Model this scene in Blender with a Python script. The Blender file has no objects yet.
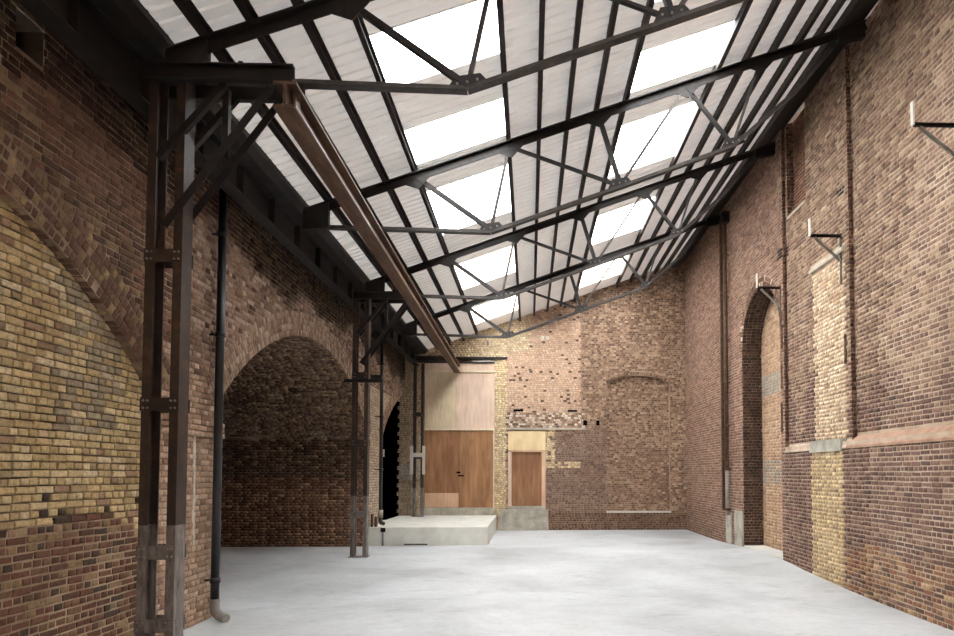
import bpy, math, random
import numpy as np
from mathutils import Matrix, Vector

S = bpy.context.scene
COL = S.collection
rng = np.random.default_rng(7)
random.seed(7)

# ------------------------------------------------------------------ camera
FPX, YAW, PITCH, EYE = 660.0, 2.0, 2.4, 2.0
cd = bpy.data.cameras.new('camera')
cam = bpy.data.objects.new('camera', cd)
COL.objects.link(cam)
cam.location = (0, 0, EYE)
cam.rotation_euler = (math.radians(90 + PITCH), 0, math.radians(-YAW))
cd.sensor_width = 36
cd.lens = FPX / 954 * 36
cd.shift_x = (477 - 553.07) / 954        # a shifted lens: the verticals stay upright
cd.shift_y = (445.34 - 318) / 954
cd.clip_start = 0.05
S.camera = cam

# ------------------------------------------------------------------ sky and exposure
w = bpy.data.worlds.new('overcast_sky')
S.world = w
w.use_nodes = True
bg = w.node_tree.nodes['Background']
bg.inputs[0].default_value = (0.95, 0.98, 1.01, 1)
bg.inputs[1].default_value = 4.2
S.view_settings.view_transform = 'Standard'
S.view_settings.look = 'None'
S.view_settings.exposure = 2.45
S.view_settings.gamma = 1.0
S.view_settings.use_curve_mapping = False
try:
    S.cycles.use_denoising = True
    S.cycles.max_bounces = 14
    S.cycles.diffuse_bounces = 9
    S.cycles.transparent_max_bounces = 12
    S.cycles.sample_clamp_indirect = 8
except Exception:
    pass


# ------------------------------------------------------------------ colours
def lin(c):
    c = np.asarray(c, float) / 255.0
    return np.where(c <= 0.04045, c / 12.92, ((c + 0.055) / 1.055) ** 2.4)


def rgba(c):
    l = lin(c)
    return (float(l[0]), float(l[1]), float(l[2]), 1.0)


# ------------------------------------------------------------------ materials
MATS = {}


def nodes_of(name):
    m = bpy.data.materials.new(name)
    m.use_nodes = True
    nt = m.node_tree
    b = nt.nodes['Principled BSDF']
    MATS[name] = m
    return m, nt, b, nt.nodes, nt.links


def noise(nt, scale, detail=4, rough=0.6, vec=None, dist=0.0):
    n = nt.nodes.new('ShaderNodeTexNoise')
    n.inputs['Scale'].default_value = scale
    n.inputs['Detail'].default_value = detail
    n.inputs['Roughness'].default_value = rough
    n.inputs['Distortion'].default_value = dist
    if vec is not None:
        nt.links.new(vec, n.inputs['Vector'])
    return n


def ramp(nt, src, stops):
    r = nt.nodes.new('ShaderNodeValToRGB')
    e = r.color_ramp.elements
    while len(e) < len(stops):
        e.new(0.5)
    for i, (p, c) in enumerate(stops):
        e[i].position = p
        e[i].color = c if len(c) == 4 else (c[0], c[1], c[2], 1)
    nt.links.new(src, r.inputs[0])
    return r


def coords(nt, scale=(1, 1, 1)):
    t = nt.nodes.new('ShaderNodeTexCoord')
    mp = nt.nodes.new('ShaderNodeMapping')
    mp.inputs['Scale'].default_value = scale
    nt.links.new(t.outputs['Object'], mp.inputs['Vector'])
    return mp.outputs[0]


def mix(nt, fac, a, b, mode='MIX'):
    m = nt.nodes.new('ShaderNodeMix')
    m.data_type = 'RGBA'
    m.blend_type = mode
    for s, v in ((m.inputs[0], fac), (m.inputs[6], a), (m.inputs[7], b)):
        if hasattr(v, 'links') or hasattr(v, 'is_linked'):
            nt.links.new(v, s)
        else:
            s.default_value = v
    return m.outputs[2]


def bump(nt, b, height, strength, dist=0.01):
    n = nt.nodes.new('ShaderNodeBump')
    n.inputs['Strength'].default_value = strength
    n.inputs['Distance'].default_value = dist
    nt.links.new(height, n.inputs['Height'])
    nt.links.new(n.outputs[0], b.inputs['Normal'])


def mottled(name, stops, scale=3.0, rough=0.8, detail=6, vscale=(1, 1, 1), bstr=0.2, bscale=40, metal=0.0, dist=0.0, spec=0.3):
    m, nt, b, N, L = nodes_of(name)
    v = coords(nt, vscale)
    n = noise(nt, scale, detail, 0.65, v, dist)
    r = ramp(nt, n.outputs['Fac'], [(p, rgba(c)) for p, c in stops])
    L.new(r.outputs[0], b.inputs['Base Color'])
    b.inputs['Roughness'].default_value = rough
    b.inputs['Metallic'].default_value = metal
    b.inputs['Specular IOR Level'].default_value = spec
    if bstr:
        n2 = noise(nt, bscale, 3, 0.6, v)
        bump(nt, b, n2.outputs['Fac'], bstr, 0.004)
    return m


def brick_material(name, single):
    m, nt, b, N, L = nodes_of(name)
    if single:
        a = N.new('ShaderNodeObjectInfo')
        c = a.outputs['Color']
    else:
        a = N.new('ShaderNodeAttribute')
        a.attribute_name = 'tint'
        c = a.outputs['Color']
    g = N.new('ShaderNodeNewGeometry')
    n = noise(nt, 26, 5, 0.7, g.outputs['Position'])
    r = ramp(nt, n.outputs['Fac'], [(0.30, (0.60, 0.57, 0.55)), (0.52, (1, 1, 1)), (0.72, (1.28, 1.25, 1.2))])
    o = mix(nt, 1.0, c, r.outputs[0], 'MULTIPLY')
    L.new(o, b.inputs['Base Color'])
    b.inputs['Roughness'].default_value = 0.92
    b.inputs['Specular IOR Level'].default_value = 0.15
    n2 = noise(nt, 70, 4, 0.7, g.outputs['Position'])
    bump(nt, b, n2.outputs['Fac'], 0.5, 0.006)
    return m


BRICK = brick_material('brick_courses', False)
BRICK1 = brick_material('brick_single', True)
M_MORT_R = mottled('mortar_cream', [(0.3, (158, 136, 115)), (0.5, (190, 168, 146)), (0.7, (208, 190, 168))], 2.2)
M_MORT_L = mottled('mortar_grey_brown', [(0.3, (96, 80, 66)), (0.5, (136, 116, 97)), (0.72, (176, 156, 134))], 2.5)
M_MORT_Y = mottled('mortar_ochre', [(0.3, (62, 50, 36)), (0.5, (96, 79, 56)), (0.72, (150, 130, 100))], 3)
M_MORT_B = mottled('mortar_back', [(0.28, (120, 98, 80)), (0.5, (168, 145, 122)), (0.72, (200, 180, 154))], 1.6)
M_MORT_T = mottled('mortar_sooty', [(0.3, (70, 58, 48)), (0.7, (118, 100, 84))], 2)
M_STEEL = mottled('black_painted_steel', [(0.35, (26, 22, 21)), (0.6, (40, 34, 31)), (0.8, (62, 48, 40))], 5, 0.55, bstr=0.1)
M_TIE = mottled('grey_brown_steel', [(0.3, (46, 41, 39)), (0.6, (70, 64, 61)), (0.8, (104, 96, 90))], 9, 0.5, bstr=0.1)
M_PURLIN = mottled('dark_purlin_paint', [(0.3, (32, 25, 22)), (0.7, (52, 42, 37))], 6, 0.7, bstr=0.0)
M_RUST = mottled('rusty_brown_steel', [(0.25, (54, 38, 27)), (0.5, (84, 60, 43)), (0.75, (112, 88, 66))], 4, 0.6, vscale=(2, 0.4, 2), bstr=0.15)
M_RUSTWORN = mottled('worn_flange_edge', [(0.3, (98, 78, 62)), (0.7, (140, 118, 100))], 4, 0.5, vscale=(2, 0.4, 2))
M_PIPE = mottled('black_pipe_paint', [(0.3, (17, 17, 18)), (0.7, (32, 32, 33))], 5, 0.35, bstr=0.05, spec=0.5)
M_GREYPIPE = mottled('grey_plastic_pipe', [(0.3, (120, 114, 108)), (0.7, (160, 154, 146))], 5, 0.5, bstr=0.05)
M_CONC = mottled('plinth_concrete', [(0.25, (198, 195, 184)), (0.5, (216, 214, 204)), (0.75, (230, 228, 220))], 2.2, 0.85, bstr=0.2)
M_CONC2 = mottled('stained_concrete', [(0.25, (132, 126, 114)), (0.5, (176, 170, 156)), (0.75, (204, 199, 185))], 2.6, 0.9, bstr=0.3)
M_STONE = mottled('pale_stone', [(0.3, (168, 156, 138)), (0.7, (208, 196, 178))], 4, 0.9, bstr=0.2)
M_PINK = mottled('pink_cement', [(0.3, (150, 116, 96)), (0.7, (186, 152, 130))], 5, 0.9, bstr=0.3)
M_GALV = mottled('galvanised_steel', [(0.3, (126, 120, 110)), (0.7, (168, 162, 150))], 6, 0.5, metal=0.2)
M_WHITE = mottled('white_paint', [(0.3, (206, 200, 190)), (0.7, (228, 224, 216))], 5, 0.6, bstr=0.05)
M_BLACK = mottled('flat_black', [(0.3, (7, 6, 6)), (0.7, (14, 11, 10))], 5, 0.95, spec=0.05)  # flat black; also paints in the shade of the far tunnel and sockets
M_LIME = mottled('lime_streak', [(0.3, (176, 160, 142)), (0.7, (220, 210, 198))], 9, 0.95, bstr=0.4)
M_BOLT = mottled('bare_bolt', [(0.3, (104, 94, 86)), (0.7, (158, 150, 142))], 20, 0.45)
M_GROUND = mottled('yard_paving', [(0.3, (150, 148, 142)), (0.7, (180, 178, 172))], 1, 0.9)


def column_material():
    """dark paint with rust blotches; the lowest metre and a half never painted."""
    m, nt, b, N, L = nodes_of('column_paint')
    v = coords(nt)
    n = noise(nt, 5, 6, 0.7, v)
    dark = ramp(nt, n.outputs['Fac'], [(0.35, rgba((28, 22, 19))), (0.54, rgba((54, 38, 29))), (0.72, rgba((88, 58, 42)))])
    v2 = coords(nt, (3, 3, 0.8))
    n2 = noise(nt, 6, 6, 0.7, v2)
    bare = ramp(nt, n2.outputs['Fac'], [(0.32, rgba((72, 60, 54))), (0.52, rgba((120, 112, 106))), (0.75, rgba((150, 144, 138)))])
    g = N.new('ShaderNodeNewGeometry')
    sx = N.new('ShaderNodeSeparateXYZ')
    L.new(g.outputs['Position'], sx.inputs[0])
    lt = N.new('ShaderNodeMath')
    lt.operation = 'LESS_THAN'
    L.new(sx.outputs[2], lt.inputs[0])
    lt.inputs[1].default_value = 1.5
    c = mix(nt, lt.outputs[0], dark.outputs[0], bare.outputs[0])
    L.new(c, b.inputs['Base Color'])
    b.inputs['Roughness'].default_value = 0.5
    return m


M_COLUMN = column_material()


def floor_material():
    m, nt, b, N, L = nodes_of('power_floated_concrete')
    v = coords(nt)
    n1 = noise(nt, 0.35, 6, 0.6, v, 0.4)
    r1 = ramp(nt, n1.outputs['Fac'], [(0.30, rgba((168, 170, 171))), (0.48, rgba((194, 196, 197))), (0.66, rgba((212, 214, 215)))])
    v2 = coords(nt, (0.55, 1.5, 1))
    n2 = noise(nt, 1.6, 8, 0.72, v2, 1.2)
    r2 = ramp(nt, n2.outputs['Fac'], [(0.30, (0.66, 0.66, 0.66)), (0.45, (0.94, 0.94, 0.94)), (0.60, (1, 1, 1)), (0.72, (1.12, 1.12, 1.11))])
    v3 = coords(nt, (1, 1.6, 1))
    n3 = noise(nt, 9, 7, 0.75, v3, 0.8)
    r3 = ramp(nt, n3.outputs['Fac'], [(0.28, (0.84, 0.84, 0.84)), (0.5, (1, 1, 1)), (0.72, (1.08, 1.08, 1.08))])
    c = mix(nt, 1.0, r1.outputs[0], r2.outputs[0], 'MULTIPLY')
    c = mix(nt, 1.0, c, r3.outputs[0], 'MULTIPLY')
    L.new(c, b.inputs['Base Color'])
    rr = ramp(nt, n2.outputs['Fac'], [(0.3, (0.42,) * 3), (0.7, (0.62,) * 3)])
    L.new(rr.outputs[0], b.inputs['Roughness'])
    b.inputs['Specular IOR Level'].default_value = 0.35
    return m


M_FLOOR = floor_material()


def sheet_material():
    m, nt, b, N, L = nodes_of('white_liner_sheet')
    v = coords(nt, (1.0, 1.0, 1))
    n = noise(nt, 0.8, 4, 0.6, v)
    r = ramp(nt, n.outputs['Fac'], [(0.3, rgba((222, 214, 207))), (0.7, rgba((235, 230, 224)))])
    L.new(r.outputs[0], b.inputs['Base Color'])
    b.inputs['Roughness'].default_value = 0.5
    tl = N.new('ShaderNodeBsdfTranslucent')          # translucency added as fill, to brighten the undersides and even the walls
    tl.inputs[0].default_value = (0.92, 0.88, 0.84, 1)
    mx = N.new('ShaderNodeMixShader')
    mx.inputs[0].default_value = 0.013
    L.new(b.outputs[0], mx.inputs[1])
    L.new(tl.outputs[0], mx.inputs[2])
    L.new(mx.outputs[0], N['Material Output'].inputs['Surface'])
    return m


M_SHEET = sheet_material()


def skylight_material():
    """clear ribbed rooflight plastic: mostly lets the sky through, slightly frosted."""
    m, nt, b, N, L = nodes_of('rooflight_plastic')
    out = N['Material Output']
    tr = N.new('ShaderNodeBsdfTransparent')
    tr.inputs[0].default_value = (0.93, 0.93, 0.92, 1)
    tl = N.new('ShaderNodeBsdfTranslucent')
    tl.inputs[0].default_value = (0.9, 0.9, 0.88, 1)
    mx = N.new('ShaderNodeMixShader')
    mx.inputs[0].default_value = 0.22
    L.new(tr.outputs[0], mx.inputs[1])
    L.new(tl.outputs[0], mx.inputs[2])
    L.new(mx.outputs[0], out.inputs['Surface'])
    N.remove(b)
    return m


M_GLAZE = skylight_material()


def ply_material(name, a, bcol, c, scale=1.0):
    m, nt, b, N, L = nodes_of(name)
    v = coords(nt, (6 * scale, 6 * scale, 0.7 * scale))
    n = noise(nt, 1.3, 6, 0.6, v, 0.8)
    v2 = coords(nt, (1, 1, 1))
    n2 = noise(nt, 0.9, 3, 0.5, v2)
    r = ramp(nt, n.outputs['Fac'], [(0.3, rgba(a)), (0.5, rgba(bcol)), (0.72, rgba(c))])
    r2 = ramp(nt, n2.outputs['Fac'], [(0.35, (0.84, 0.82, 0.8)), (0.65, (1.08, 1.08, 1.08))])
    L.new(mix(nt, 1.0, r.outputs[0], r2.outputs[0], 'MULTIPLY'), b.inputs['Base Color'])
    b.inputs['Roughness'].default_value = 0.6
    return m


M_PLY_BROWN = ply_material('brown_plywood', (136, 94, 62), (163, 118, 80), (182, 138, 100))
M_PLY_BROWN2 = ply_material('red_brown_plywood', (122, 82, 54), (148, 103, 70), (168, 124, 88))
M_PLY_PINK = ply_material('pink_plywood', (208, 176, 152), (224, 196, 174), (234, 210, 192))
M_PLY_PALE = ply_material('pale_board', (206, 184, 152), (222, 202, 170), (232, 216, 188), 3)
M_PLY_CREAM = ply_material('cream_board', (220, 190, 140), (232, 206, 160), (240, 218, 178))
M_PLY_PATCH = ply_material('patch_plywood', (204, 160, 128), (218, 178, 146), (228, 192, 162))
M_BATTEN = ply_material('cream_batten', (214, 194, 160), (228, 212, 184), (236, 224, 200))


# ------------------------------------------------------------------ object helpers
class MB:
    def __init__(self):
        self.v, self.f, self.smooth = [], [], []

    def add(self, verts, faces, smooth=False):
        k = len(self.v)
        self.v += [tuple(p) for p in verts]
        self.f += [tuple(i + k for i in f) for f in faces]
        self.smooth += [smooth] * len(faces)

    def box(self, x0, x1, y0, y1, z0, z1, ch=0.0):
        if ch <= 0:
            self.add([(x0, y0, z0), (x1, y0, z0), (x1, y1, z0), (x0, y1, z0), (x0, y0, z1), (x1, y0, z1), (x1, y1, z1), (x0, y1, z1)],
                     [(0, 3, 2, 1), (4, 5, 6, 7), (0, 1, 5, 4), (1, 2, 6, 5), (2, 3, 7, 6), (3, 0, 4, 7)])
        else:
            # chamfered top edge block
            self.add([(x0, y0, z0), (x1, y0, z0), (x1, y1, z0), (x0, y1, z0),
                      (x0, y0, z1 - ch), (x1, y0, z1 - ch), (x1, y1, z1 - ch), (x0, y1, z1 - ch),
                      (x0 + ch, y0 + ch, z1), (x1 - ch, y0 + ch, z1), (x1 - ch, y1 - ch, z1), (x0 + ch, y1 - ch, z1)],
                     [(0, 3, 2, 1), (8, 9, 10, 11)] + [(i, (i + 1) % 4, 4 + (i + 1) % 4, 4 + i) for i in range(4)]
                     + [(4 + i, 4 + (i + 1) % 4, 8 + (i + 1) % 4, 8 + i) for i in range(4)])

    def prism(self, prof, p, q, up=(0, 0, 1), smooth=False):
        """a 2-D profile (side, up) swept from p to q."""
        p, q = Vector(p), Vector(q)
        d = (q - p).normalized()
        side = d.cross(Vector(up))
        if side.length < 1e-4:
            side = d.cross(Vector((1, 0, 0)))
        side.normalize()
        u = side.cross(d)
        n = len(prof)
        vs = [p + side * a + u * b for a, b in prof] + [q + side * a + u * b for a, b in prof]
        fs = [(i, (i + 1) % n, n + (i + 1) % n, n + i) for i in range(n)]
        self.add(vs, fs, smooth)
        self.add(vs, [tuple(range(n))[::-1], tuple(range(n, 2 * n))])

    def bar(self, p, q, wd, ht, up=(0, 0, 1)):
        a, b = wd / 2, ht / 2
        self.prism([(-a, -b), (a, -b), (a, b), (-a, b)], p, q, up)

    def angle(self, p, q, leg, t, up=(0, 0, 1), back=False):
        s = -1 if back else 1
        pr = [(0, 0), (leg * s, 0), (leg * s, -t), (t * s, -t), (t * s, -leg), (0, -leg)]
        if not back:
            pr = pr[::-1]
        self.prism(pr, p, q, up)

    def tee(self, p, q, wd, ht, t, up=(0, 0, 1)):
        a = wd / 2
        h = t / 2
        self.prism([(-a, 0), (-a, -t), (-h, -t), (-h, -ht), (h, -ht), (h, -t), (a, -t), (a, 0)], p, q, up)

    def ibeam(self, p, q, wd, ht, t, tw, up=(0, 0, 1)):
        a, h, b = wd / 2, tw / 2, ht / 2
        self.prism([(-a, -b), (a, -b), (a, -b + t), (h, -b + t), (h, b - t), (a, b - t), (a, b), (-a, b), (-a, b - t), (-h, b - t), (-h, -b + t), (-a, -b + t)], p, q, up)

    def channel(self, p, q, wd, dp, t, up, sign=1):
        """web of height dp on one side, two legs of length wd."""
        b = dp / 2
        pr = [(0, -b), (wd, -b), (wd, -b + t), (t, -b + t), (t, b - t), (wd, b - t), (wd, b), (0, b)]
        pr = [(x * sign, y) for x, y in pr]
        if sign < 0:
            pr = pr[::-1]
        self.prism(pr, p, q, up)

    def tube(self, pts, r, n=12, caps=True):
        pts = [Vector(p) for p in pts]
        rs = r if isinstance(r, (list, tuple)) else [r] * len(pts)
        base = len(self.v)
        ref = Vector((0, 1, 0.01))
        for i, p in enumerate(pts):
            d = (pts[min(i + 1, len(pts) - 1)] - pts[max(i - 1, 0)]).normalized()
            a = d.cross(ref)
            if a.length < 0.05:
                a = d.cross(Vector((1, 0, 0)))
            a.normalize()
            b = d.cross(a)
            for k in range(n):
                t = 2 * math.pi * k / n
                self.v.append(tuple(p + (a * math.cos(t) + b * math.sin(t)) * rs[i]))
        for i in range(len(pts) - 1):
            for k in range(n):
                self.f.append((base + i * n + k, base + i * n + (k + 1) % n, base + (i + 1) * n + (k + 1) % n, base + (i + 1) * n + k))
                self.smooth.append(True)
        if caps:
            self.f.append(tuple(base + k for k in range(n))[::-1])
            self.f.append(tuple(base + (len(pts) - 1) * n + k for k in range(n)))
            self.smooth += [False, False]

    def build(self, name, mat, parent=None):
        me = bpy.data.meshes.new(name)
        me.from_pydata(self.v, [], self.f)
        me.polygons.foreach_set('use_smooth', self.smooth)
        me.materials.append(mat)
        me.update()
        o = bpy.data.objects.new(name, me)
        COL.objects.link(o)
        if parent is not None:
            o.parent = parent
        return o


def plate(pts, y0, y1):
    """an outline in X-Z made into a plate of real thickness between y0 and y1."""
    m = MB()
    n = len(pts)
    m.add([(x, y0, z) for x, z in pts] + [(x, y1, z) for x, z in pts],
          [tuple(range(n)), tuple(range(n, 2 * n))[::-1]] + [(i, n + i, n + (i + 1) % n, (i + 1) % n) for i in range(n)])
    return m


def empty(name, loc, label, cat, group=None):
    o = bpy.data.objects.new(name, None)
    COL.objects.link(o)
    o.location = loc
    o.empty_display_size = 0.1
    tag(o, label, cat, group)
    return o


def tag(o, label, cat, group=None):
    o['label'] = label
    o['category'] = cat
    if group:
        o['group'] = group
    return o


def struct(o, label, cat=None):
    o['kind'] = 'structure'
    if label:
        o['label'] = label
    if cat:
        o['category'] = cat
    return o


def part(m, name, mat, root):
    """world-space geometry made a child of a thing that stands at root.location."""
    o = m.build(name, mat)
    L = root.location
    if L.length:
        n = len(o.data.vertices)
        a = np.empty(n * 3, np.float32)
        o.data.vertices.foreach_get('co', a)
        a = a.reshape(-1, 3) - np.array(L, np.float32)
        o.data.vertices.foreach_set('co', a.ravel())
        o.data.update()
    o.parent = root
    return o


# ------------------------------------------------------------------ projection (only to pick which bricks show largest)
_yaw, _pit = math.radians(YAW), math.radians(PITCH)
_f = np.array([math.sin(_yaw) * math.cos(_pit), math.cos(_yaw) * math.cos(_pit), math.sin(_pit)])
_r = np.array([math.cos(_yaw), -math.sin(_yaw), 0.0])
_u = np.cross(_r, _f)


def screen(P):
    q = P - np.array([0, 0, EYE])
    z = q @ _f
    z = np.where(z < 0.1, 1e-3, z)
    return 553.07 + FPX * (q @ _r) / z, 445.34 - FPX * (q @ _u) / z, np.linalg.norm(q, axis=1)


# ------------------------------------------------------------------ brick fields
def vnoise(a, b, seed, scale):
    """smooth value noise, -1..1"""
    r = np.random.default_rng(seed)
    out = np.zeros_like(a)
    for _ in range(6):
        ang, ph, k = r.uniform(0, 6.283), r.uniform(0, 6.283), r.uniform(0.5, 1.8) / scale
        out += np.sin((a * math.cos(ang) + b * math.sin(ang)) * k * 3.0 + ph)
    return out / 3.2


SAT, EVEN = 0.80, 0.13        # weathering evens the bricks out


def pick(n, cols, weights):
    c = np.array([lin(x) for x in cols])
    wts = np.array(weights, float)
    i = rng.choice(len(cols), n, p=wts / wts.sum())
    o = c[i] * rng.normal(1, 0.08, (n, 1)).clip(0.75, 1.3)
    m = o.mean(axis=1, keepdims=True)
    o = m + (o - m) * SAT
    return o + (c.mean(axis=0) - o) * EVEN


class Field:
    def __init__(self):
        self.c, self.s, self.t, self.n, self.ls, self.lt, self.col, self.fr, self.dp = [], [], [], [], [], [], [], [], []

    def push(self, c, s, t, n, ls, lt, col, fr, dp):
        k = len(c)
        self.c.append(c)
        self.s.append(np.broadcast_to(s, (k, 3)))
        self.t.append(np.broadcast_to(t, (k, 3)))
        self.n.append(np.broadcast_to(n, (k, 3)))
        self.ls.append(np.broadcast_to(ls, (k,)))
        self.lt.append(np.broadcast_to(lt, (k,)))
        self.col.append(col)
        self.fr.append(np.broadcast_to(fr, (k,)))
        self.dp.append(np.broadcast_to(dp, (k,)))

    def flat(self, O, Sv, Nv, t0, t1, spans, colour, jit=0.003, proud=0.0, depth=0.03, course=0.075, joint=0.014, stretch=None, Tv=(0, 0, 1), wander=0.012):
        """English-bond courses on a plane; spans(t) gives the intervals of s that are brickwork."""
        O, Sv, Nv, Tv = (np.array(x, float) for x in (O, Sv, Nv, Tv))
        s_all, t_all, l_all, h_all = [], [], [], []
        n_c = int(round((t1 - t0) / course))
        for i in range(n_c):
            t = t0 + (i + 0.5) * course
            row = int(math.floor(t / course + 1e-6))
            header = (row % 2) if stretch is None else (not stretch)
            L = 0.115 if header else 0.23
            off = (0.0575 if header else 0.0) + rng.normal(0, wander)
            for a, b in spans(t):
                if b - a < 0.03:
                    continue
                k0, k1 = math.floor((a - off) / L) - 1, math.ceil((b - off) / L) + 1
                e = off + np.arange(k0, k1 + 1) * L
                e = e + rng.normal(0, 0.006, len(e))
                lo, hi = np.maximum(e[:-1], a), np.minimum(e[1:], b)
                ok = hi - lo > 0.028
                lo, hi = lo[ok], hi[ok]
                s_all.append((lo + hi) / 2)
                l_all.append(hi - lo - joint)
                t_all.append(np.full(lo.shape, t))
                h_all.append(np.full(lo.shape, header))
        if not s_all:
            return
        s, t, l = np.concatenate(s_all), np.concatenate(t_all), np.concatenate(l_all)
        k = len(s)
        wave = 0.006 * vnoise(s, t, 5, 1.5)
        c = O + s[:, None] * Sv + (t + wave + rng.normal(0, 0.0012, k))[:, None] * Tv
        col = colour(s, t, k)
        pr = proud(s, t) if callable(proud) else proud
        self.push(c, Sv, Tv, Nv, l, np.full(k, course - joint) + rng.normal(0, 0.0015, k), col, rng.normal(0, jit, k).clip(-0.003, 0.02) + pr, depth)

    def ring(self, O, Sv, Nv, cs, ct, R, rings, a0, a1, colour, depth=0.03, step=0.078, joint=0.012, thick=0.115, jit=0.004):
        """half-brick rings of headers round an arch; angle from the crown."""
        O, Sv, Nv = (np.array(x, float) for x in (O, Sv, Nv))
        Z = np.array([0, 0, 1.0])
        for q in range(rings):
            Rm = R + (q + 0.5) * thick
            n = int(round((a1 - a0) * Rm / step))
            a = a0 + (np.arange(n) + 0.5 + (0.25 if q % 2 else 0)) * (a1 - a0) / (n + (0.5 if q % 2 else 0))
            rad = np.sin(a)[:, None] * Sv + np.cos(a)[:, None] * Z
            tan = np.cos(a)[:, None] * Sv - np.sin(a)[:, None] * Z
            c = O + cs * Sv + ct * Z + rad * Rm
            self.push(c, tan, rad, np.broadcast_to(Nv, c.shape), (a1 - a0) * Rm / n - joint, thick - joint * 0.9,
                      colour(cs + np.sin(a) * Rm, ct + np.cos(a) * Rm, n), rng.normal(0, jit, n), depth)

    def vault(self, O, Yv, cy, cz, R, x0, x1, a0, a1, colour, jit=0.003):
        """courses along X on the inside of a barrel whose section lies in Y-Z."""
        Yv = np.array(Yv, float)
        Z = np.array([0, 0, 1.0])
        n = int(round((a1 - a0) * R / 0.075))
        for i in range(n):
            a = a0 + (i + 0.5) * (a1 - a0) / n
            rad = math.sin(a) * Yv + math.cos(a) * Z
            tan = math.cos(a) * Yv - math.sin(a) * Z
            L = 0.115 if i % 2 else 0.23
            e = np.arange(x0 + rng.uniform(-0.1, 0), x1, L)
            e = e + rng.normal(0, 0.008, len(e))
            lo, hi = e, np.minimum(e + L, x1)
            ok = hi - lo > 0.03
            xs = ((lo + hi) / 2)[ok]
            k = len(xs)
            c = np.zeros((k, 3))
            c[:, 0] = xs
            c += np.array([0, cy, cz]) * np.array([0, 1, 1]) + rad * R
            self.push(c, np.array([1.0, 0, 0]), tan, -rad, (hi - lo)[ok] - 0.011, 0.064, colour(xs, np.full(k, cz + math.cos(a) * R), k), rng.normal(0, jit, k), 0.03)

    def finish(self, wall, singles=300, near=12.0):
        c, s, t, n = (np.concatenate(x) for x in (self.c, self.s, self.t, self.n))
        ls, lt, col, fr, dp = (np.concatenate(x) for x in (self.ls, self.lt, self.col, self.fr, self.dp))
        hand = np.einsum('ij,ij->i', np.cross(s, t), n) < 0
        s = np.where(hand[:, None], -s, s)
        x, y, d = screen(c)
        view = -(c - np.array([0, 0, EYE])) / d[:, None]
        area = ls * lt * np.abs(np.einsum('ij,ij->i', view, n)) / d ** 2
        vis = (x > -2) & (x < 956) & (y > -2) & (y < 638) & (c[:, 1] > 0.5)
        area = np.where(vis, area, 0)
        order = np.argsort(-area)
        sel = np.zeros(len(c), bool)
        if singles:
            sel[order[:singles]] = True
            sel &= area > 0
        for i in np.nonzero(sel)[0]:
            proto = PROTO[(0 if ls[i] > 0.16 else 1, rng.integers(4))]
            o = proto.copy()
            M = Matrix(((s[i][0], t[i][0], n[i][0]), (s[i][1], t[i][1], n[i][1]), (s[i][2], t[i][2], n[i][2])))
            o.matrix_world = Matrix.LocRotScale(Vector(c[i] + n[i] * fr[i]), M.to_quaternion(), Vector((ls[i], lt[i], max(dp[i], 0.03) / 0.03)))
            o.color = (*[float(v) for v in col[i].clip(0, 1)], 1)
            o.parent = wall
            COL.objects.link(o)
        r = ~sel
        groups = ((r & (d < near), True), (r & (d >= near), False))
        V, F, T = [], [], []
        base = 0
        for g, cham in groups:
            k = int(g.sum())
            if not k:
                continue
            cc, ss, tt, nn = c[g], s[g], t[g], n[g]
            hs, ht = ls[g] / 2, lt[g] / 2
            ff, dd = fr[g], dp[g]
            sg = np.array([[-1, -1], [1, -1], [1, 1], [-1, 1]], float)
            rows = [(-dd, 0.0), (ff - (0.006 if cham else 0.0), 0.0)] + ([(ff, 0.007)] if cham else [])
            vs = np.zeros((k, 4 * len(rows), 3))
            for ri, (off, inset) in enumerate(rows):
                for q in range(4):
                    js = rng.normal(0, 0.0018, k) if ri else 0
                    jt = rng.normal(0, 0.0018, k) if ri else 0
                    a = sg[q, 0] * (hs - inset) + js
                    b = sg[q, 1] * (ht - inset) + jt
                    vs[:, ri * 4 + q] = cc + ss * np.asarray(a)[:, None] + tt * np.asarray(b)[:, None] + nn * np.asarray(off)[:, None]
            fa = []
            for ri in range(len(rows) - 1):
                for q in range(4):
                    fa.append((ri * 4 + q, ri * 4 + (q + 1) % 4, ri * 4 + 4 + (q + 1) % 4, ri * 4 + 4 + q))
            lr = (len(rows) - 1) * 4
            fa.append((lr, lr + 1, lr + 2, lr + 3))
            fa = np.array(fa)
            nv = 4 * len(rows)
            fs = (base + np.arange(k)[:, None, None] * nv + fa[None]).reshape(-1, 4)
            V.append(vs.reshape(-1, 3))
            F.append(fs)
            T.append(np.repeat(col[g], len(fa), axis=0))
            base += k * nv
        if not V:
            return
        V, F, T = np.concatenate(V), np.concatenate(F), np.concatenate(T)
        me = bpy.data.meshes.new('brick_courses')
        me.vertices.add(len(V))
        me.vertices.foreach_set('co', V.astype(np.float32).ravel())
        me.loops.add(F.size)
        me.loops.foreach_set('vertex_index', F.astype(np.int32).ravel())
        me.polygons.add(len(F))
        me.polygons.foreach_set('loop_start', np.arange(0, F.size, 4, dtype=np.int32))
        me.update(calc_edges=True)
        at = me.attributes.new('tint', 'FLOAT_COLOR', 'FACE')
        at.data.foreach_set('color', np.concatenate([T.clip(0, 1), np.ones((len(T), 1))], axis=1).astype(np.float32).ravel())
        me.materials.append(BRICK)
        o = bpy.data.objects.new('brick_courses', me)
        COL.objects.link(o)
        o.parent = wall
        o['kind'] = 'stuff'


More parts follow.
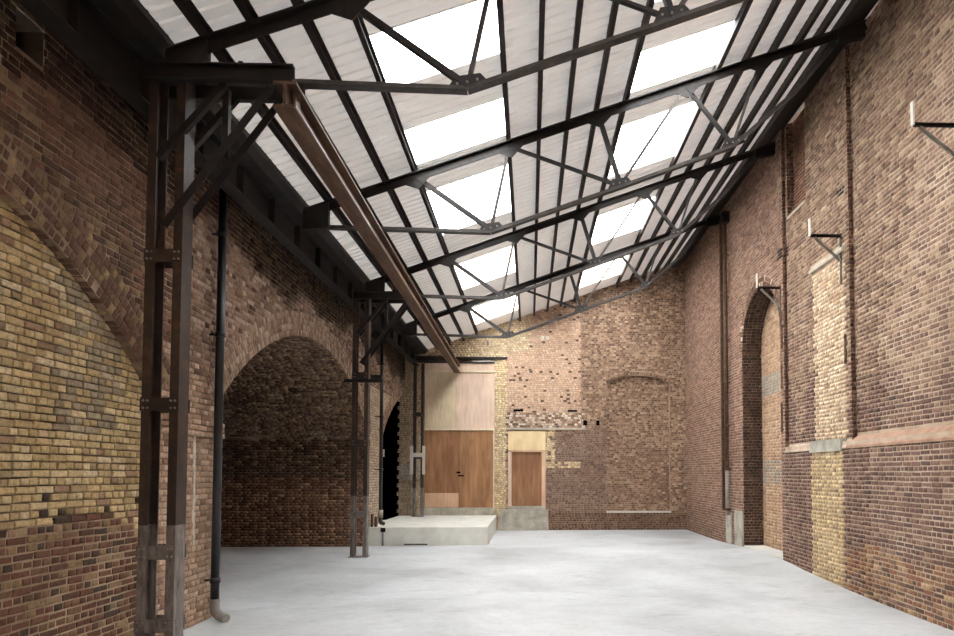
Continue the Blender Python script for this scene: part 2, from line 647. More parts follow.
def make_proto(length, seed):
    """a unit brick (1 x 1 face, 30 mm deep) with worn corners for a face of the given length."""
    r = np.random.default_rng(seed)
    cs, ct = 0.008 / length, 0.008 / 0.064
    sg = [(-1, -1), (1, -1), (1, 1), (-1, 1)]
    v, f = [], []
    for off, i in ((-0.03, 0), (-0.008, 0), (0.0, 1)):
        for a, b in sg:
            js, jt = (r.normal(0, 0.0025) / length, r.normal(0, 0.0025) / 0.064) if off > -0.02 else (0, 0)
            v.append((a * (0.5 - cs * i) + js, b * (0.5 - ct * i) + jt, off + (r.normal(0, 0.0015) if i else 0)))
    v.append((r.normal(0, 0.05), r.normal(0, 0.05), 0.0015))
    for k in (0, 4):
        for q in range(4):
            f.append((k + q, k + (q + 1) % 4, k + 4 + (q + 1) % 4, k + 4 + q))
    for q in range(4):
        f.append((8 + q, 8 + (q + 1) % 4, 12))
    me = bpy.data.meshes.new('brick')
    me.from_pydata(v, [], f)
    me.materials.append(BRICK1)
    return bpy.data.objects.new('brick', me)


PROTO = {(k, j): make_proto(0.22 if k == 0 else 0.105, 20 + k * 10 + j) for k in (0, 1) for j in range(4)}


def sheet_strip(m, f, sa, sb, lo, hi, step=0.15):
    """a backing surface between lo(s) and hi(s); f(s, t) gives the point."""
    n = max(1, int(math.ceil((sb - sa) / step)))
    ss = [sa + (sb - sa) * i / n for i in range(n + 1)]
    vs = []
    for s in ss:
        vs += [f(s, lo(s)), f(s, hi(s))]
    m.add(vs, [(2 * i, 2 * i + 2, 2 * i + 3, 2 * i + 1) for i in range(n)])


def quad(m, a, b, c, d):
    m.add([a, b, c, d], [(0, 1, 2, 3)])


def sub(a, b, holes):
    """interval [a, b] minus the holes"""
    out = [(a, b)]
    for h0, h1 in holes:
        nx = []
        for p, q in out:
            if h1 <= p or h0 >= q:
                nx.append((p, q))
            else:
                if h0 > p:
                    nx.append((p, h0))
                if h1 < q:
                    nx.append((h1, q))
        out = nx
    return out


# ------------------------------------------------------------------ dimensions of the shed
XL, XR, YB, YF = -4.40, 5.55, 23.25, -2.3       # side wall faces, back wall, open front
SLOPE = 0.362


def roof_z(x, off=0.0):
    return 6.32 + SLOPE * (x + 3.70) + off


# arches of the left wall
AR, ACZ, AH, ASP = 6.30, -1.58, 4.40, 2.92       # radius, centre height, half width, springing
AY = (3.54, 13.80, 24.06)
APHI = math.asin(AH / AR)
NR = 4
RO = AR + NR * 0.115


def arch_in(y, yc):
    d = abs(y - yc)
    return ACZ + math.sqrt(max(AR * AR - d * d, 0.0)) if d < AH else 0.0


def ring_half(z):
    if z < ASP:
        return AH
    if z < ACZ + RO * math.cos(APHI):
        return (z - ACZ) * math.tan(APHI)
    q = RO * RO - (z - ACZ) ** 2
    return math.sqrt(q) if q > 0 else 0.0


# ------------------------------------------------------------------ floor
m = MB()
xs = np.concatenate([np.arange(-16, -4.5, 1.0), np.arange(-4.5, 6.4, 0.35), [6.4]])
ys = np.concatenate([np.arange(-2.5, 29.0, 0.35), [29.0]])
nx = len(xs)
# a smooth profile across the width for the slight hump half way down the hall
vs = []
for y in ys:
    for x in xs:
        k = 1 - 0.45 * math.exp(-((x - 1.0) / 2.2) ** 2)
        wl_ = min(1, max(0, (-1.5 - x) / 1.5))
        z = (0.13 * math.exp(-((y - 15.6) / 2.4) ** 2) * k) * (1 - wl_) + wl_ * 0.18 * math.exp(-((y - 14.8) / 1.9) ** 2) - 0.07 * math.exp(-((y - 9.0) / 3.2) ** 2) * min(1, max(0, (x + 1) / 5))
        vs.append((x, y, z))
m.add(vs, [(j * nx + i, j * nx + i + 1, (j + 1) * nx + i + 1, (j + 1) * nx + i) for j in range(len(ys) - 1) for i in range(nx - 1)], True)
struct(m.build('floor', M_FLOOR), 'pale grey power-floated concrete floor of the empty hall')
m = MB()
m.box(-30, 30, -30, -2.5, -0.3, -0.02)
struct(m.build('ground', M_GROUND), 'plain paved yard in front of the open end of the hall')


m = MB()
m.box(-5.4, 6.8, YF - 0.3, YF, -0.2, 10.6)
struct(m.build('wall_front', M_MORT_L), 'plain brown end wall behind the camera')

# ------------------------------------------------------------------ left wall
def c_left(s, t, k):
    b = pick(k, [(112, 84, 64), (128, 98, 72), (96, 68, 54), (146, 118, 84), (84, 64, 54), (134, 92, 72)], [5, 4, 4, 3, 2, 2])
    pale = pick(k, [(190, 158, 128), (176, 142, 114), (202, 174, 146), (156, 120, 98)], [4, 4, 3, 2])
    red = pick(k, [(122, 84, 66), (136, 98, 76), (108, 76, 60)], [1, 1, 1])
    q = vnoise(s, t, 11, 1.4)
    o = np.where((q > 0.35)[:, None], red, b)
    pier = (((s > 7.6) & (s < 9.8)) & (t < 3.6)) | ((s > 18.0) & (t < 4.2))
    o = np.where(pier[:, None], pale, o)
    mid = (s > 8.5) & (t > 3.3) & (t < 5.45 + 0.2 * q) & (rng.random(k) < 0.85)
    o = np.where(mid[:, None], pick(k, [(160, 130, 110), (142, 112, 94), (182, 156, 134), (124, 96, 80)], [3, 3, 2, 2]), o)
    o = np.where(((s > 18.0) & (t < 4.4))[:, None], pick(k, [(206, 184, 156), (192, 166, 138), (214, 198, 176)], [2, 2, 1]), o)
    soot_shade = (t > 5.35 + 0.25 * q)  # soot, deepened to put the shade under the eave into the colour
    return np.where(soot_shade[:, None], o * 0.42, o)


def c_ring(s, t, k):
    near = s < 8.2
    a = pick(k, [(122, 90, 72), (140, 110, 76), (112, 80, 66), (164, 138, 92), (104, 72, 60), (150, 120, 88)], [5, 3, 4, 2, 3, 2])
    b = pick(k, [(172, 142, 118), (152, 122, 100), (188, 162, 138), (134, 104, 86)], [4, 4, 2, 2])
    return np.where(near[:, None], a, b)


def c_infill(s, t, k):
    y = pick(k, [(208, 181, 124), (198, 168, 112), (217, 193, 142), (178, 150, 104), (164, 128, 102), (222, 202, 158)], [6, 5, 4, 2.5, 1.4, 2])
    r = pick(k, [(116, 72, 56), (96, 66, 52), (132, 98, 70), (74, 62, 54), (150, 124, 84), (126, 84, 64), (158, 132, 98)], [5, 4, 3, 3, 2.2, 3, 1])
    g = pick(k, [(186, 168, 136), (170, 152, 122), (160, 140, 112)], [1, 1, 1])
    q = vnoise(s, t, 3, 1.2)
    edge = 1.50 + 0.08 * q + rng.normal(0, 0.06, k)
    o = np.where((t < edge)[:, None], r, y)
    lim = (s > 6.4) & (s < 7.4) & (t > 2.4) & (t < 3.9) & (rng.random(k) < 0.5)
    o = np.where(lim[:, None], g, o)
    dk = (t > 1.5) & (t < 1.8) & (rng.random(k) < 0.12)
    return np.where(dk[:, None], pick(k, [(96, 70, 54), (70, 58, 48)], [1, 1]), o)


def c_tunnel(s, t, k):
    return 1.75 * c_tunnel0(s, t, k)


def c_tunnel0(s, t, k):
    o = pick(k, [(96, 74, 58), (112, 86, 66), (80, 60, 48), (124, 98, 74), (70, 54, 46)], [4, 4, 4, 2, 2])
    low = (t < 1.9)
    return np.where(low[:, None], pick(k, [(112, 78, 58), (128, 94, 70), (92, 66, 52), (140, 108, 80)], [4, 3, 3, 2]), o)


TOPL = 6.14
m = MB()
nb = XL - 0.010
fl = lambda s, t: (nb, s, t)
edges = [YF]
for yc in AY:
    edges += [yc - AH, yc + AH]
edges = [e for e in edges if e < 28.9] + [28.9]
for a, b in zip(edges[:-1], edges[1:]):
    inside = [yc for yc in AY if abs((a + b) / 2 - yc) < AH]
    if b - a < 0.02:
        continue
    if a < 5.8 < b:
        lo_ = lambda s: arch_in(s, AY[0])
        sheet_strip(m, fl, a, 5.66, lambda s: arch_in(max(s, a + 1e-4), AY[0]), lambda s: TOPL)
        sheet_strip(m, fl, 5.66, 5.98, lo_, lambda s: 5.66)
        sheet_strip(m, fl, 5.66, 5.98, lambda s: 5.99, lambda s: TOPL)
        sheet_strip(m, fl, 5.98, b, lambda s: arch_in(min(s, b - 1e-4), AY[0]), lambda s: TOPL)
        continue
    sheet_strip(m, fl, a, b, (lambda s: arch_in(min(max(s, inside[0] - AH + 1e-4), inside[0] + AH - 1e-4), inside[0])) if inside else (lambda s: -0.1), lambda s: TOPL)
dark = MB()
# the soffits and jambs behind the face: a shallow reveal at the first arch, tunnels at the others
for yc, xd in zip(AY, (XL - 0.16, -14.0, -14.0)):
    B_ = 0.008
    jam = [(yc - AH - B_, -0.1), (yc - AH - B_, ASP)] + [(yc - AH + 2 * AH * i / 48, B_ + arch_in(min(max(yc - AH + 2 * AH * i / 48, yc - AH + 1e-4), yc + AH - 1e-4), yc)) for i in range(1, 48)] \
        + [(yc + AH + B_, ASP), (yc + AH + B_, -0.1)]
    mm = dark if yc > 20 else m
    for (ya, za), (yb_, zb) in zip(jam[:-1], jam[1:]):
        quad(mm, (nb, ya, za), (nb, yb_, zb), (xd, yb_, zb), (xd, ya, za))
    if xd < -10:
        pts = [(xd, y, z) for y, z in jam]
        mm.add(pts, [tuple(range(len(pts)))])
# top of the wall
quad(m, (nb, YF, TOPL), (nb, 28.9, TOPL), (XL - 0.8, 28.9, TOPL), (XL - 0.8, YF, TOPL))
quad(m, (XL - 0.8, YF, TOPL), (XL - 0.8, 28.9, TOPL), (XL - 0.8, 28.9, 7), (XL - 0.8, YF, 7))
wall_left = struct(m.build('wall_left', M_MORT_L), 'tall brown brick side wall with three wide arches under the low eave')
quad(dark, (nb - 0.02, YB + 0.3, -0.1), (nb - 0.02, 28.9, -0.1), (nb - 0.02, 28.9, 6.2), (nb - 0.02, YB + 0.3, 6.2))  # unseen sheet added to block sky light behind the far arch
dark.build('tunnel_lining', M_BLACK, wall_left)['label'] = 'far tunnel lining with its deep shade painted black'  # black colour puts the far tunnel's deep shade into its lining
F = Field()


def spans_left(z):
    h = ring_half(z)
    if 2.48 < z < 2.71:
        h -= 0.085                      # impost courses oversail into the openings
    holes = [(yc - h, yc + h) for yc in AY] if h > 0 else []
    if 5.66 < z < 5.98:
        holes.append((5.66, 5.98))          # a beam pocket high up by the eave
    return sub(YF, 25.1, holes)


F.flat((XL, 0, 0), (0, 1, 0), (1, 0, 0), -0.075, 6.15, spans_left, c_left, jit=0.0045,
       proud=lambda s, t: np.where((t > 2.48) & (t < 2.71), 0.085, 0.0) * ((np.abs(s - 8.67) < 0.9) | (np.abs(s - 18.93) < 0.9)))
for yc in AY:
    F.ring((XL, 0, 0), (0, 1, 0), (1, 0, 0), yc, ACZ, AR, NR, -APHI, APHI, c_ring, depth=0.13)
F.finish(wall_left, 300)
m = MB()
m.box(XL - 0.30, XL - 0.012, 5.66, 5.98, 5.66, 5.99)
m.f, m.smooth = [f_ for i_, f_ in enumerate(m.f) if i_ != 3], m.smooth[:5]
hole = m.build('beam_pocket', M_MORT_T, wall_left)
hole['label'] = 'dark empty beam pocket high in the brickwork'
# lime streak down the pier
m = MB()
zz = 1.05
yy = 8.83
while zz < 2.42:
    h = random.uniform(0.06, 0.14)
    wd = random.uniform(0.018, 0.04)
    m.box(XL - 0.01, XL + 0.008, yy - wd, yy + wd, zz, zz + h)
    yy += random.uniform(-0.012, 0.012)
    zz += h * 0.97
lm = m.build('lime_streak', M_LIME, wall_left)
lm['label'] = 'white lime streak running down the pier'

# brick filling of the first arch
m = MB()
xi = XL - 0.12
sheet_strip(m, lambda s, t: (xi - 0.018, s, t), AY[0] - AH, AY[0] + AH, lambda s: -0.1, lambda s: arch_in(min(max(s, AY[0] - AH + 1e-4), AY[0] + AH - 1e-4), AY[0]) + 0.02)
zm = 1.50
lo_m = MB()
sheet_strip(lo_m, lambda s, t: (xi - 0.007, s, t), AY[0] - AH, AY[0] + AH, lambda s: -0.1, lambda s: zm + 0.06 * math.sin(s * 2.1), 0.25)
wall_infill = struct(m.build('wall_infill', M_MORT_Y), 'yellow stock brick filling of the nearest arch, red brown near the floor')
lo_m.build('pale_pointing', M_MORT_B, wall_infill)['label'] = 'pale pointing of the red brown foot of the filling'
F = Field()


def spans_in(z):
    q = AR * AR - (z - 0.045 - ACZ) ** 2
    h = AH if z < ASP else (math.sqrt(q) if q > 0 else 0)
    return [(AY[0] - h, AY[0] + h)] if h > 0 else []


F.flat((xi, 0, 0), (0, 1, 0), (1, 0, 0), 0, 4.74, spans_in, c_infill, jit=0.006, depth=0.03, wander=0.05)
F.finish(wall_infill, 300)

# the lit side of the tunnel behind the second arch
m = MB()
m.box(-9.9, XL - 0.02, AY[1] + AH + 0.008, AY[1] + AH + 0.3, -0.05, ASP + 0.1)
wall_tunnel = struct(m.build('wall_tunnel', M_MORT_T), 'dark brick side and vault of the tunnel behind the middle arch')
F = Field()
F.flat((0, AY[1] + AH, 0), (1, 0, 0), (0, -1, 0), 0, 2.925, lambda z: [(-9.9, XL - 0.005)], c_tunnel, jit=0.004,
       proud=lambda s, t: np.where((t > 2.43) & (t < 2.71), 0.05, 0.0), depth=0.03)
F.vault(None, (0, 1, 0), AY[1], ACZ, AR, -9.9, XL - 0.005, -0.15, APHI, c_tunnel)
F.flat((0, AY[2] - AH, 0), (1, 0, 0), (0, -1, 0), 0, 0.3, lambda z: [], c_tunnel)
F.finish(wall_tunnel, 0)


# ------------------------------------------------------------------ right wall
def c_right(s, t, k):
    """s is the distance along the wall"""
    lower = pick(k, [(112, 80, 66), (98, 70, 58), (126, 94, 76), (84, 64, 56), (136, 106, 84), (118, 90, 70)], [5, 4, 4, 2.5, 2, 2])
    upper = pick(k, [(138, 108, 84), (122, 92, 72), (152, 124, 94), (104, 78, 62), (164, 138, 106)], [5, 5, 3.5, 3, 1.5])
    far = pick(k, [(138, 104, 82), (124, 90, 72), (150, 116, 92), (110, 80, 66)], [4, 4, 3, 2])
    yel = pick(k, [(190, 166, 114), (176, 151, 102), (202, 180, 130), (156, 128, 88)], [5, 4, 3, 1.5])
    cream = pick(k, [(196, 172, 134), (182, 154, 116), (206, 186, 150), (170, 138, 104)], [4, 3, 3, 1.5])
    ochre = pick(k, [(150, 112, 66), (126, 78, 52), (168, 138, 96), (100, 74, 54), (136, 96, 62), (82, 62, 48)], [3, 4, 2, 3, 3, 2])
    q = vnoise(s, t, 21, 1.6)
    o = np.where((t > 3.6 + 0.8 * q)[:, None], upper, lower)
    o = np.where((s > 14.2)[:, None], far, o)
    base = (t < 0.62 + 0.25 * q) & (s < 11.4)
    o = np.where((base & (rng.random(k) < 0.85))[:, None], ochre, o)
    strip = (s > 11.55) & (s < 12.85)
    o = np.where((strip & (t < 2.42))[:, None], yel, o)
    o = np.where((strip & (s < 12.78) & (t > 2.6) & (t < 5.98))[:, None], cream, o)
    hole = ((np.abs(s - 11.66) < 0.16) & (np.abs(t - 7.14) < 0.07)) | ((np.abs(s - 14.25) < 0.16) & (np.abs(t - 6.88) < 0.1))
    o = np.where(hole[:, None], pick(k, [(44, 26, 20)], [1]), o)  # whole bricks coloured near black to paint in the shade of cavities
    dirty = (s > 14.2) & (t < 0.9)
    o = o * np.array([1.30, 1.26, 1.29]) + 0.016
    return np.where(dirty[:, None], o * 0.85, o)


def c_redstrip(s, t, k):
    return pick(k, [(124, 82, 64), (106, 68, 54), (140, 98, 76), (94, 62, 52)], [4, 3, 2, 2])


def c_niche(s, t, k):
    o = pick(k, [(206, 164, 126), (194, 150, 114), (216, 178, 140), (182, 140, 106), (210, 174, 138)], [4, 4, 3, 2, 2])
    cem = ((t > 4.0) & (t < 4.5)) | ((t > 1.7) & (t < 2.3) & (rng.random(k) < 0.7))
    return np.where(cem[:, None], pick(k, [(172, 158, 142), (184, 168, 150)], [1, 1]), o)


def c_jamb(s, t, k):
    return pick(k, [(92, 66, 54), (78, 56, 46), (106, 78, 62), (66, 50, 44)], [4, 3, 3, 2])


YA, YS = 14.18, 11.36                    # breaks in the wall face
X1, X2, X3 = XR, XR + 0.09, XR + 0.18    # far and lower face, middle panel, near panel
N0, N1, NS, NC, NRD = 14.39, 17.03, 5.17, 15.71, 1.32
ZL = 2.56
TOPR = 9.83
bk = 0.006


def niche_top(s):
    return NS + math.sqrt(max(NRD * NRD - (s - NC) ** 2, 0.0))


m = MB()
fr_ = lambda x: (lambda s, t: (x + bk, s, t))
one = lambda v: (lambda s: v)
sheet_strip(m, fr_(X1), YF, N0, one(-0.2), one(ZL), 5)
sheet_strip(m, fr_(X1), YA, N0, one(ZL), one(TOPR), 5)
sheet_strip(m, fr_(X1), N1, YB + 0.3, one(-0.2), one(TOPR), 5)
sheet_strip(m, fr_(X1), N0, N1, niche_top, one(TOPR), 0.08)
CH0, CH1, CHZ = 13.12, 14.10, 7.63
sheet_strip(m, fr_(X2), YS, CH0, one(ZL), one(TOPR), 5)
sheet_strip(m, fr_(X2), CH0, CH1, one(ZL), one(CHZ), 5)
sheet_strip(m, fr_(X2), CH1, YA, one(ZL), one(TOPR), 5)
sheet_strip(m, fr_(X2 + 0.16), CH0, CH1, one(CHZ - 0.1), one(TOPR), 5)
chase_returns = []
for y in (CH0 - 0.006, CH1 + 0.006):
    chase_returns.append((y,))
sheet_strip(m, fr_(X3), YF, YS, one(ZL), one(TOPR), 5)
md = MB()
quad(md, (X1 + bk, YA + bk, ZL), (X1 + bk, YA + bk, TOPR), (X2 + 0.03, YA + bk, TOPR), (X2 + 0.03, YA + bk, ZL))
quad(md, (X2 + bk, YS + bk, ZL), (X2 + bk, YS + bk, TOPR), (X3 + 0.03, YS + bk, TOPR), (X3 + 0.03, YS + bk, ZL))
for (y,) in chase_returns:
    quad(md, (X2 + bk, y, CHZ), (X2 + bk, y, TOPR), (X2 + 0.18, y, TOPR), (X2 + 0.18, y, CHZ))
# niche
XN = XR + 0.52
NB_ = NRD + 0.008
jam = [(NC - NB_, -0.2), (NC - NB_, NS)] + [(NC - NB_ * math.cos(math.pi * i / 24), NS + NB_ * math.sin(math.pi * i / 24)) for i in range(1, 24)] + [(NC + NB_, NS), (NC + NB_, -0.2)]
for (ya, za), (yb_, zb) in zip(jam[:-1], jam[1:]):
    quad(md, (X1 + bk, ya, za), (X1 + bk, yb_, zb), (XN + bk, yb_, zb), (XN + bk, ya, za))
sheet_strip(m, fr_(XN), N0, N1, one(-0.2), lambda s: niche_top(s) + 0.01, 0.08)
# the ledge backing and the wall top and outer skin
quad(m, (X1 + bk, YF, ZL), (X3 + 0.04, YF, ZL + 0.0), (X3 + 0.04, YA, ZL + 0.0), (X1 + bk, YA, ZL))
quad(m, (X1, YF, TOPR), (X1, YB + 0.3, TOPR), (6.6, YB + 0.3, TOPR), (6.6, YF, TOPR))
quad(m, (6.6, YF, TOPR), (6.6, YB + 0.3, TOPR), (6.6, YB + 0.3, -0.2), (6.6, YF, -0.2))
quad(m, (X1, YF, -0.2), (X1, YF, TOPR), (6.6, YF, TOPR), (6.6, YF, -0.2))
wall_right = struct(m.build('wall_right', M_MORT_R), 'tall brick side wall with a narrow arched niche and cream joints')
md.build('dark_return', M_MORT_L, wall_right)['label'] = 'dark jointing of the narrow returns and the niche side'
F = Field()
Sv, Nv = (0, 1, 0), (-1, 0, 0)


def spans_low(z):
    hole = [(N0, N1)]
    sill = [(11.55, 12.87)] if 2.40 < z else []
    return sub(YF, YB, hole + sill)


def spans_far(z):
    if z < NS:
        return sub(YA, YB, [(N0, N1)])
    q = (NRD + 0.23) ** 2 - (z - NS) ** 2
    return sub(YA, YB, [(NC - math.sqrt(q), NC + math.sqrt(q))]) if q > 0 else [(YA, YB)]


def spans_mid(z):
    h = []
    if z > CHZ:
        h.append((CH0, CH1))
    if 5.96 < z < 6.14:
        h.append((11.5, 12.9))
    return sub(YS, YA, h)


F.flat((X1, 0, 0), Sv, Nv, -0.15, 2.475, spans_low, c_right)
F.flat((X1, 0, 0), Sv, Nv, 2.475, 9.75, spans_far, c_right)
F.flat((X2, 0, 0), Sv, Nv, 2.625, 9.75, spans_mid, c_right)
F.flat((X3, 0, 0), Sv, Nv, 2.70, 9.75, lambda z: [(YF, YS)], c_right)
F.flat((X2 + 0.16, 0, 0), Sv, Nv, CHZ, 9.75, lambda z: [(CH0, CH1)], lambda s, t, k: pick(k, [(148, 96, 68), (132, 84, 60), (120, 76, 56)], [1, 1, 1]), jit=0.001)
F.flat((0, YA, 0), (1, 0, 0), (0, -1, 0), 2.625, 9.75, lambda z: [(X1, X2)], c_redstrip, jit=0.004)
F.flat((0, YS, 0), (1, 0, 0), (0, -1, 0), 2.625, 9.75, lambda z: [(X2, X3)], c_redstrip, jit=0.004)
F.flat((0, CH1, 0), (1, 0, 0), (0, -1, 0), CHZ, 9.75, lambda z: [(X2, X2 + 0.16)], c_redstrip)
F.flat((XN, 0, 0), Sv, Nv, 0, NS + NRD, lambda z: [(N0, N1)] if z < NS else [(NC - math.sqrt(max(NRD ** 2 - (z - NS) ** 2, 0)), NC + math.sqrt(max(NRD ** 2 - (z - NS) ** 2, 0)))], c_niche)
F.flat((0, N1, 0), (1, 0, 0), (0, -1, 0), 0, NS, lambda z: [(X1, XN)], c_jamb)
F.ring((X1, 0, 0), Sv, Nv, NC, NS, NRD, 2, -math.pi / 2, math.pi / 2, lambda s, t, k: pick(k, [(140, 104, 82), (124, 90, 72), (112, 80, 64)], [1, 1, 1]), depth=0.05)
for i in range(54):                                      # courses on the niche soffit
    a = -math.pi / 2 + (i + 0.5) * math.pi / 54
    rad = np.array([0, math.sin(a), math.cos(a)])
    tan = np.array([0, math.cos(a), -math.sin(a)])
    xs_ = np.arange(X1 + 0.06, XN, 0.115)
    c = np.zeros((len(xs_), 3))
    c[:, 0] = xs_
    c += np.array([0, NC, NS]) + rad * NRD
    F.push(c, np.array([1.0, 0, 0]), tan, -rad, 0.104, 0.065, c_jamb(xs_, xs_, len(xs_)), 0.0, 0.03)
F.finish(wall_right, 300)

m = MB()
quad(m, (X1 - 0.02, YF, 2.47), (X1 - 0.02, YS, 2.47), (X3 + 0.01, YS, 2.66), (X3 + 0.01, YF, 2.66))
quad(m, (X1 - 0.02, YF, 2.43), (X1 - 0.02, YS, 2.43), (X1 - 0.02, YS, 2.47), (X1 - 0.02, YF, 2.47))
quad(m, (X1 - 0.02, YF, 2.43), (X1 + 0.02, YF, 2.43), (X1 + 0.02, YS, 2.43), (X1 - 0.02, YS, 2.43))
quad(m, (X1 - 0.02, YS, 2.43), (X3 + 0.01, YS, 2.43), (X3 + 0.01, YS, 2.66), (X1 - 0.02, YS, 2.47))
m.build('weathered_ledge', M_PINK, wall_right)['label'] = 'pink cement ledge along the foot of the near panel'
m = MB()
for a, b in ((YS, 11.54), (12.88, YA)):
    quad(m, (X1 - 0.01, a, 2.47), (X1 - 0.01, b, 2.47), (X2 + 0.01, b, 2.60), (X2 + 0.01, a, 2.60))
    quad(m, (X1 - 0.01, a, 2.44), (X1 - 0.01, b, 2.44), (X1 - 0.01, b, 2.47), (X1 - 0.01, a, 2.47))
    quad(m, (X1 - 0.01, a, 2.44), (X1 + 0.02, a, 2.44), (X1 + 0.02, b, 2.44), (X1 - 0.01, b, 2.44))
m.build('weathered_ledge', M_MORT_R, wall_right)
m = MB()
m.box(X1 - 0.03, X2 + 0.05, 11.55, 12.87, 2.40, 2.62)
m.build('window_sill', M_CONC2, wall_right)['label'] = 'grey concrete sill of the blocked window'
m = MB()
pf = [(X2 + 0.05, 5.98), (X2 - 0.06, 5.98), (X2 - 0.06, 6.03), (X2 - 0.02, 6.09), (X2 + 0.05, 6.09)]
m.add([(x, 11.5, z) for x, z in pf] + [(x, 12.9, z) for x, z in pf], [tuple(range(5))[::-1], tuple(range(5, 10))] + [(i, (i + 1) % 5, 5 + (i + 1) % 5, 5 + i) for i in range(5)])
m.build('window_lintel', M_STONE, wall_right)['label'] = 'pale stone lintel over the blocked window'
m = MB()
quad(m, (X2 - 0.01, CH0, CHZ - 0.02), (X2 - 0.01, CH1, CHZ - 0.02), (X2 + 0.17, CH1, CHZ + 0.1), (X2 + 0.17, CH0, CHZ + 0.1))
quad(m, (X2 - 0.01, CH0, CHZ - 0.07), (X2 - 0.01, CH1, CHZ - 0.07), (X2 - 0.01, CH1, CHZ - 0.02), (X2 - 0.01, CH0, CHZ - 0.02))
quad(m, (X2 - 0.01, CH0, CHZ - 0.07), (X2 + 0.03, CH0, CHZ - 0.07), (X2 + 0.03, CH1, CHZ - 0.07), (X2 - 0.01, CH1, CHZ - 0.07))
m.build('chase_sill', M_STONE, wall_right)['label'] = 'pale sloping sill at the foot of the high chase'
m = MB()
for y0, y1, z0, z1 in ((17.06, 17.7, -0.05, 1.0), (17.7, 18.02, -0.05, 0.86), (18.02, 18.5, -0.05, 0.92)):
    m.box(X1 - 0.035 + (0.05 if y0 == 17.7 else 0), X1 + 0.03, y0, y1, z0, z1)
m.build('cement_patch', M_CONC2, wall_right)['label'] = 'grey cement patch at the foot of the wall by the niche'
for y0, y1, z0, z1, xf in ((14.22, 14.28, 4.73, 5.26, X1), (14.26, 14.32, 3.86, 4.38, X1), (14.29, 14.35, 2.9, 3.55, X1), (11.50, 11.56, 3.95, 4.48, X2)):
    m = MB()
    m.box(xf - 0.018, xf + 0.01, y0, y1, z0, z1)
    for zb in (z0 + 0.05, z1 - 0.05):
        m.box(xf - 0.03, xf - 0.018, y0 + 0.015, y1 - 0.015, zb - 0.015, zb + 0.015)
    o = m.build('iron_strap', M_RUST, wall_right)
m = MB()
m.box(X1 - 0.005, XN + 0.01, N0 + 0.005, N1 - 0.005, -0.1, 0.125, 0.01)
m.build('threshold', M_CONC, wall_right)['label'] = 'pale concrete threshold inside the niche'


# ------------------------------------------------------------------ back wall
def c_back(s, t, k):
    main = pick(k, [(150, 118, 92), (132, 100, 78), (168, 138, 108), (112, 84, 66), (92, 68, 56), (180, 152, 120)], [5, 5, 4, 3, 1.6, 1.5])
    pink = pick(k, [(196, 162, 132), (188, 154, 126), (204, 172, 142), (178, 144, 116)], [4, 4, 3, 2])
    mauve = pick(k, [(126, 100, 84), (112, 86, 74), (140, 112, 92), (98, 74, 64), (150, 122, 100)], [5, 4, 3, 2, 1.5])
    yel = pick(k, [(208, 186, 138), (196, 172, 124), (216, 198, 154), (176, 150, 108)], [5, 4, 3, 2])
    cream = pick(k, [(200, 180, 140), (188, 166, 126), (208, 192, 154), (172, 146, 110)], [5, 4, 3, 1.5])
    red = pick(k, [(142, 108, 86), (126, 92, 74), (156, 122, 98), (104, 78, 64)], [4, 4, 3, 2])
    q = vnoise(s, t, 31, 1.3)
    o = main
    o = np.where(((s > 0.5) & (s < 2.72) & (t < 3.58))[:, None], mauve, o)
    pk = (s > -0.84) & (s < 1.81) & (t > 4.16)
    o = np.where(pk[:, None], pink, o)
    dk = pk & (rng.random(k) < 0.035 + 0.05 * (q > 0.3))
    o = np.where(dk[:, None], pick(k, [(104, 74, 58), (88, 62, 50)], [1, 1]), o)
    o = np.where(((s < -0.82) & (t > 6.0) | (s > -0.82) & (s < 0.0) & (t > 6.3 + 0.3 * q))[:, None], cream, o)
    o = np.where(((s > -1.26) & (s < -0.82) & (t < 6.05))[:, None], yel, o)
    py = ((s > 0.54) & (s < 0.86) & (t > 2.2) & (t < 3.5)) | ((s > 0.54) & (s < 1.8) & (t > 2.2) & (t < 2.42))
    o = np.where((py & (rng.random(k) < 0.8))[:, None], yel, o)
    o = np.where(((s > 2.7) & (s < 4.96) & (t < 3.2) & (rng.random(k) < 0.5))[:, None], red, o)
    wl = (s > -0.84) & (s < 1.9) & (t > 3.6) & (t < 4.16) & (rng.random(k) < 0.35)
    o = np.where(wl[:, None], pick(k, [(206, 194, 176), (190, 172, 150)], [1, 1]), o)
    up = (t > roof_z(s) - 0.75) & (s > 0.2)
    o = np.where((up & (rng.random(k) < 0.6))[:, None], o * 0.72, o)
    st = (s < -3.6)
    o = np.where(st[:, None], pick(k, [(176, 156, 122), (160, 140, 108), (186, 168, 136)], [1, 1, 1]), o)
    o = o * np.array([1.36, 1.33, 1.36]) + 0.012
    pw_ = (s < -3.9) & (t > 1.75) & (t < 2.3)
    o = np.where(pw_[:, None], pick(k, [(206, 196, 180), (190, 178, 160)], [1, 1]), o)
    low = (t < 0.62) & (s > 0.6)
    return np.where(low[:, None], red * 0.9, o)


DX0, DX1, DZ0, DZ1 = -3.70, -1.25, 0.52, 6.06       # the tall boarded opening
EX0, EX1, EZ0, EZ1 = -0.77, 0.55, 0.74, 3.50        # the small door
BX0, BX1, BZ0, BZ1 = 2.71, 4.96, 0.66, 5.19         # the blind arch
BR = (1.125 ** 2 + 0.30 ** 2) / (2 * 0.30)
BC = (BX0 + BX1) / 2


def blind_top(s):
    return BZ1 + 0.30 - BR + math.sqrt(max(BR * BR - (s - BC) ** 2, 0))


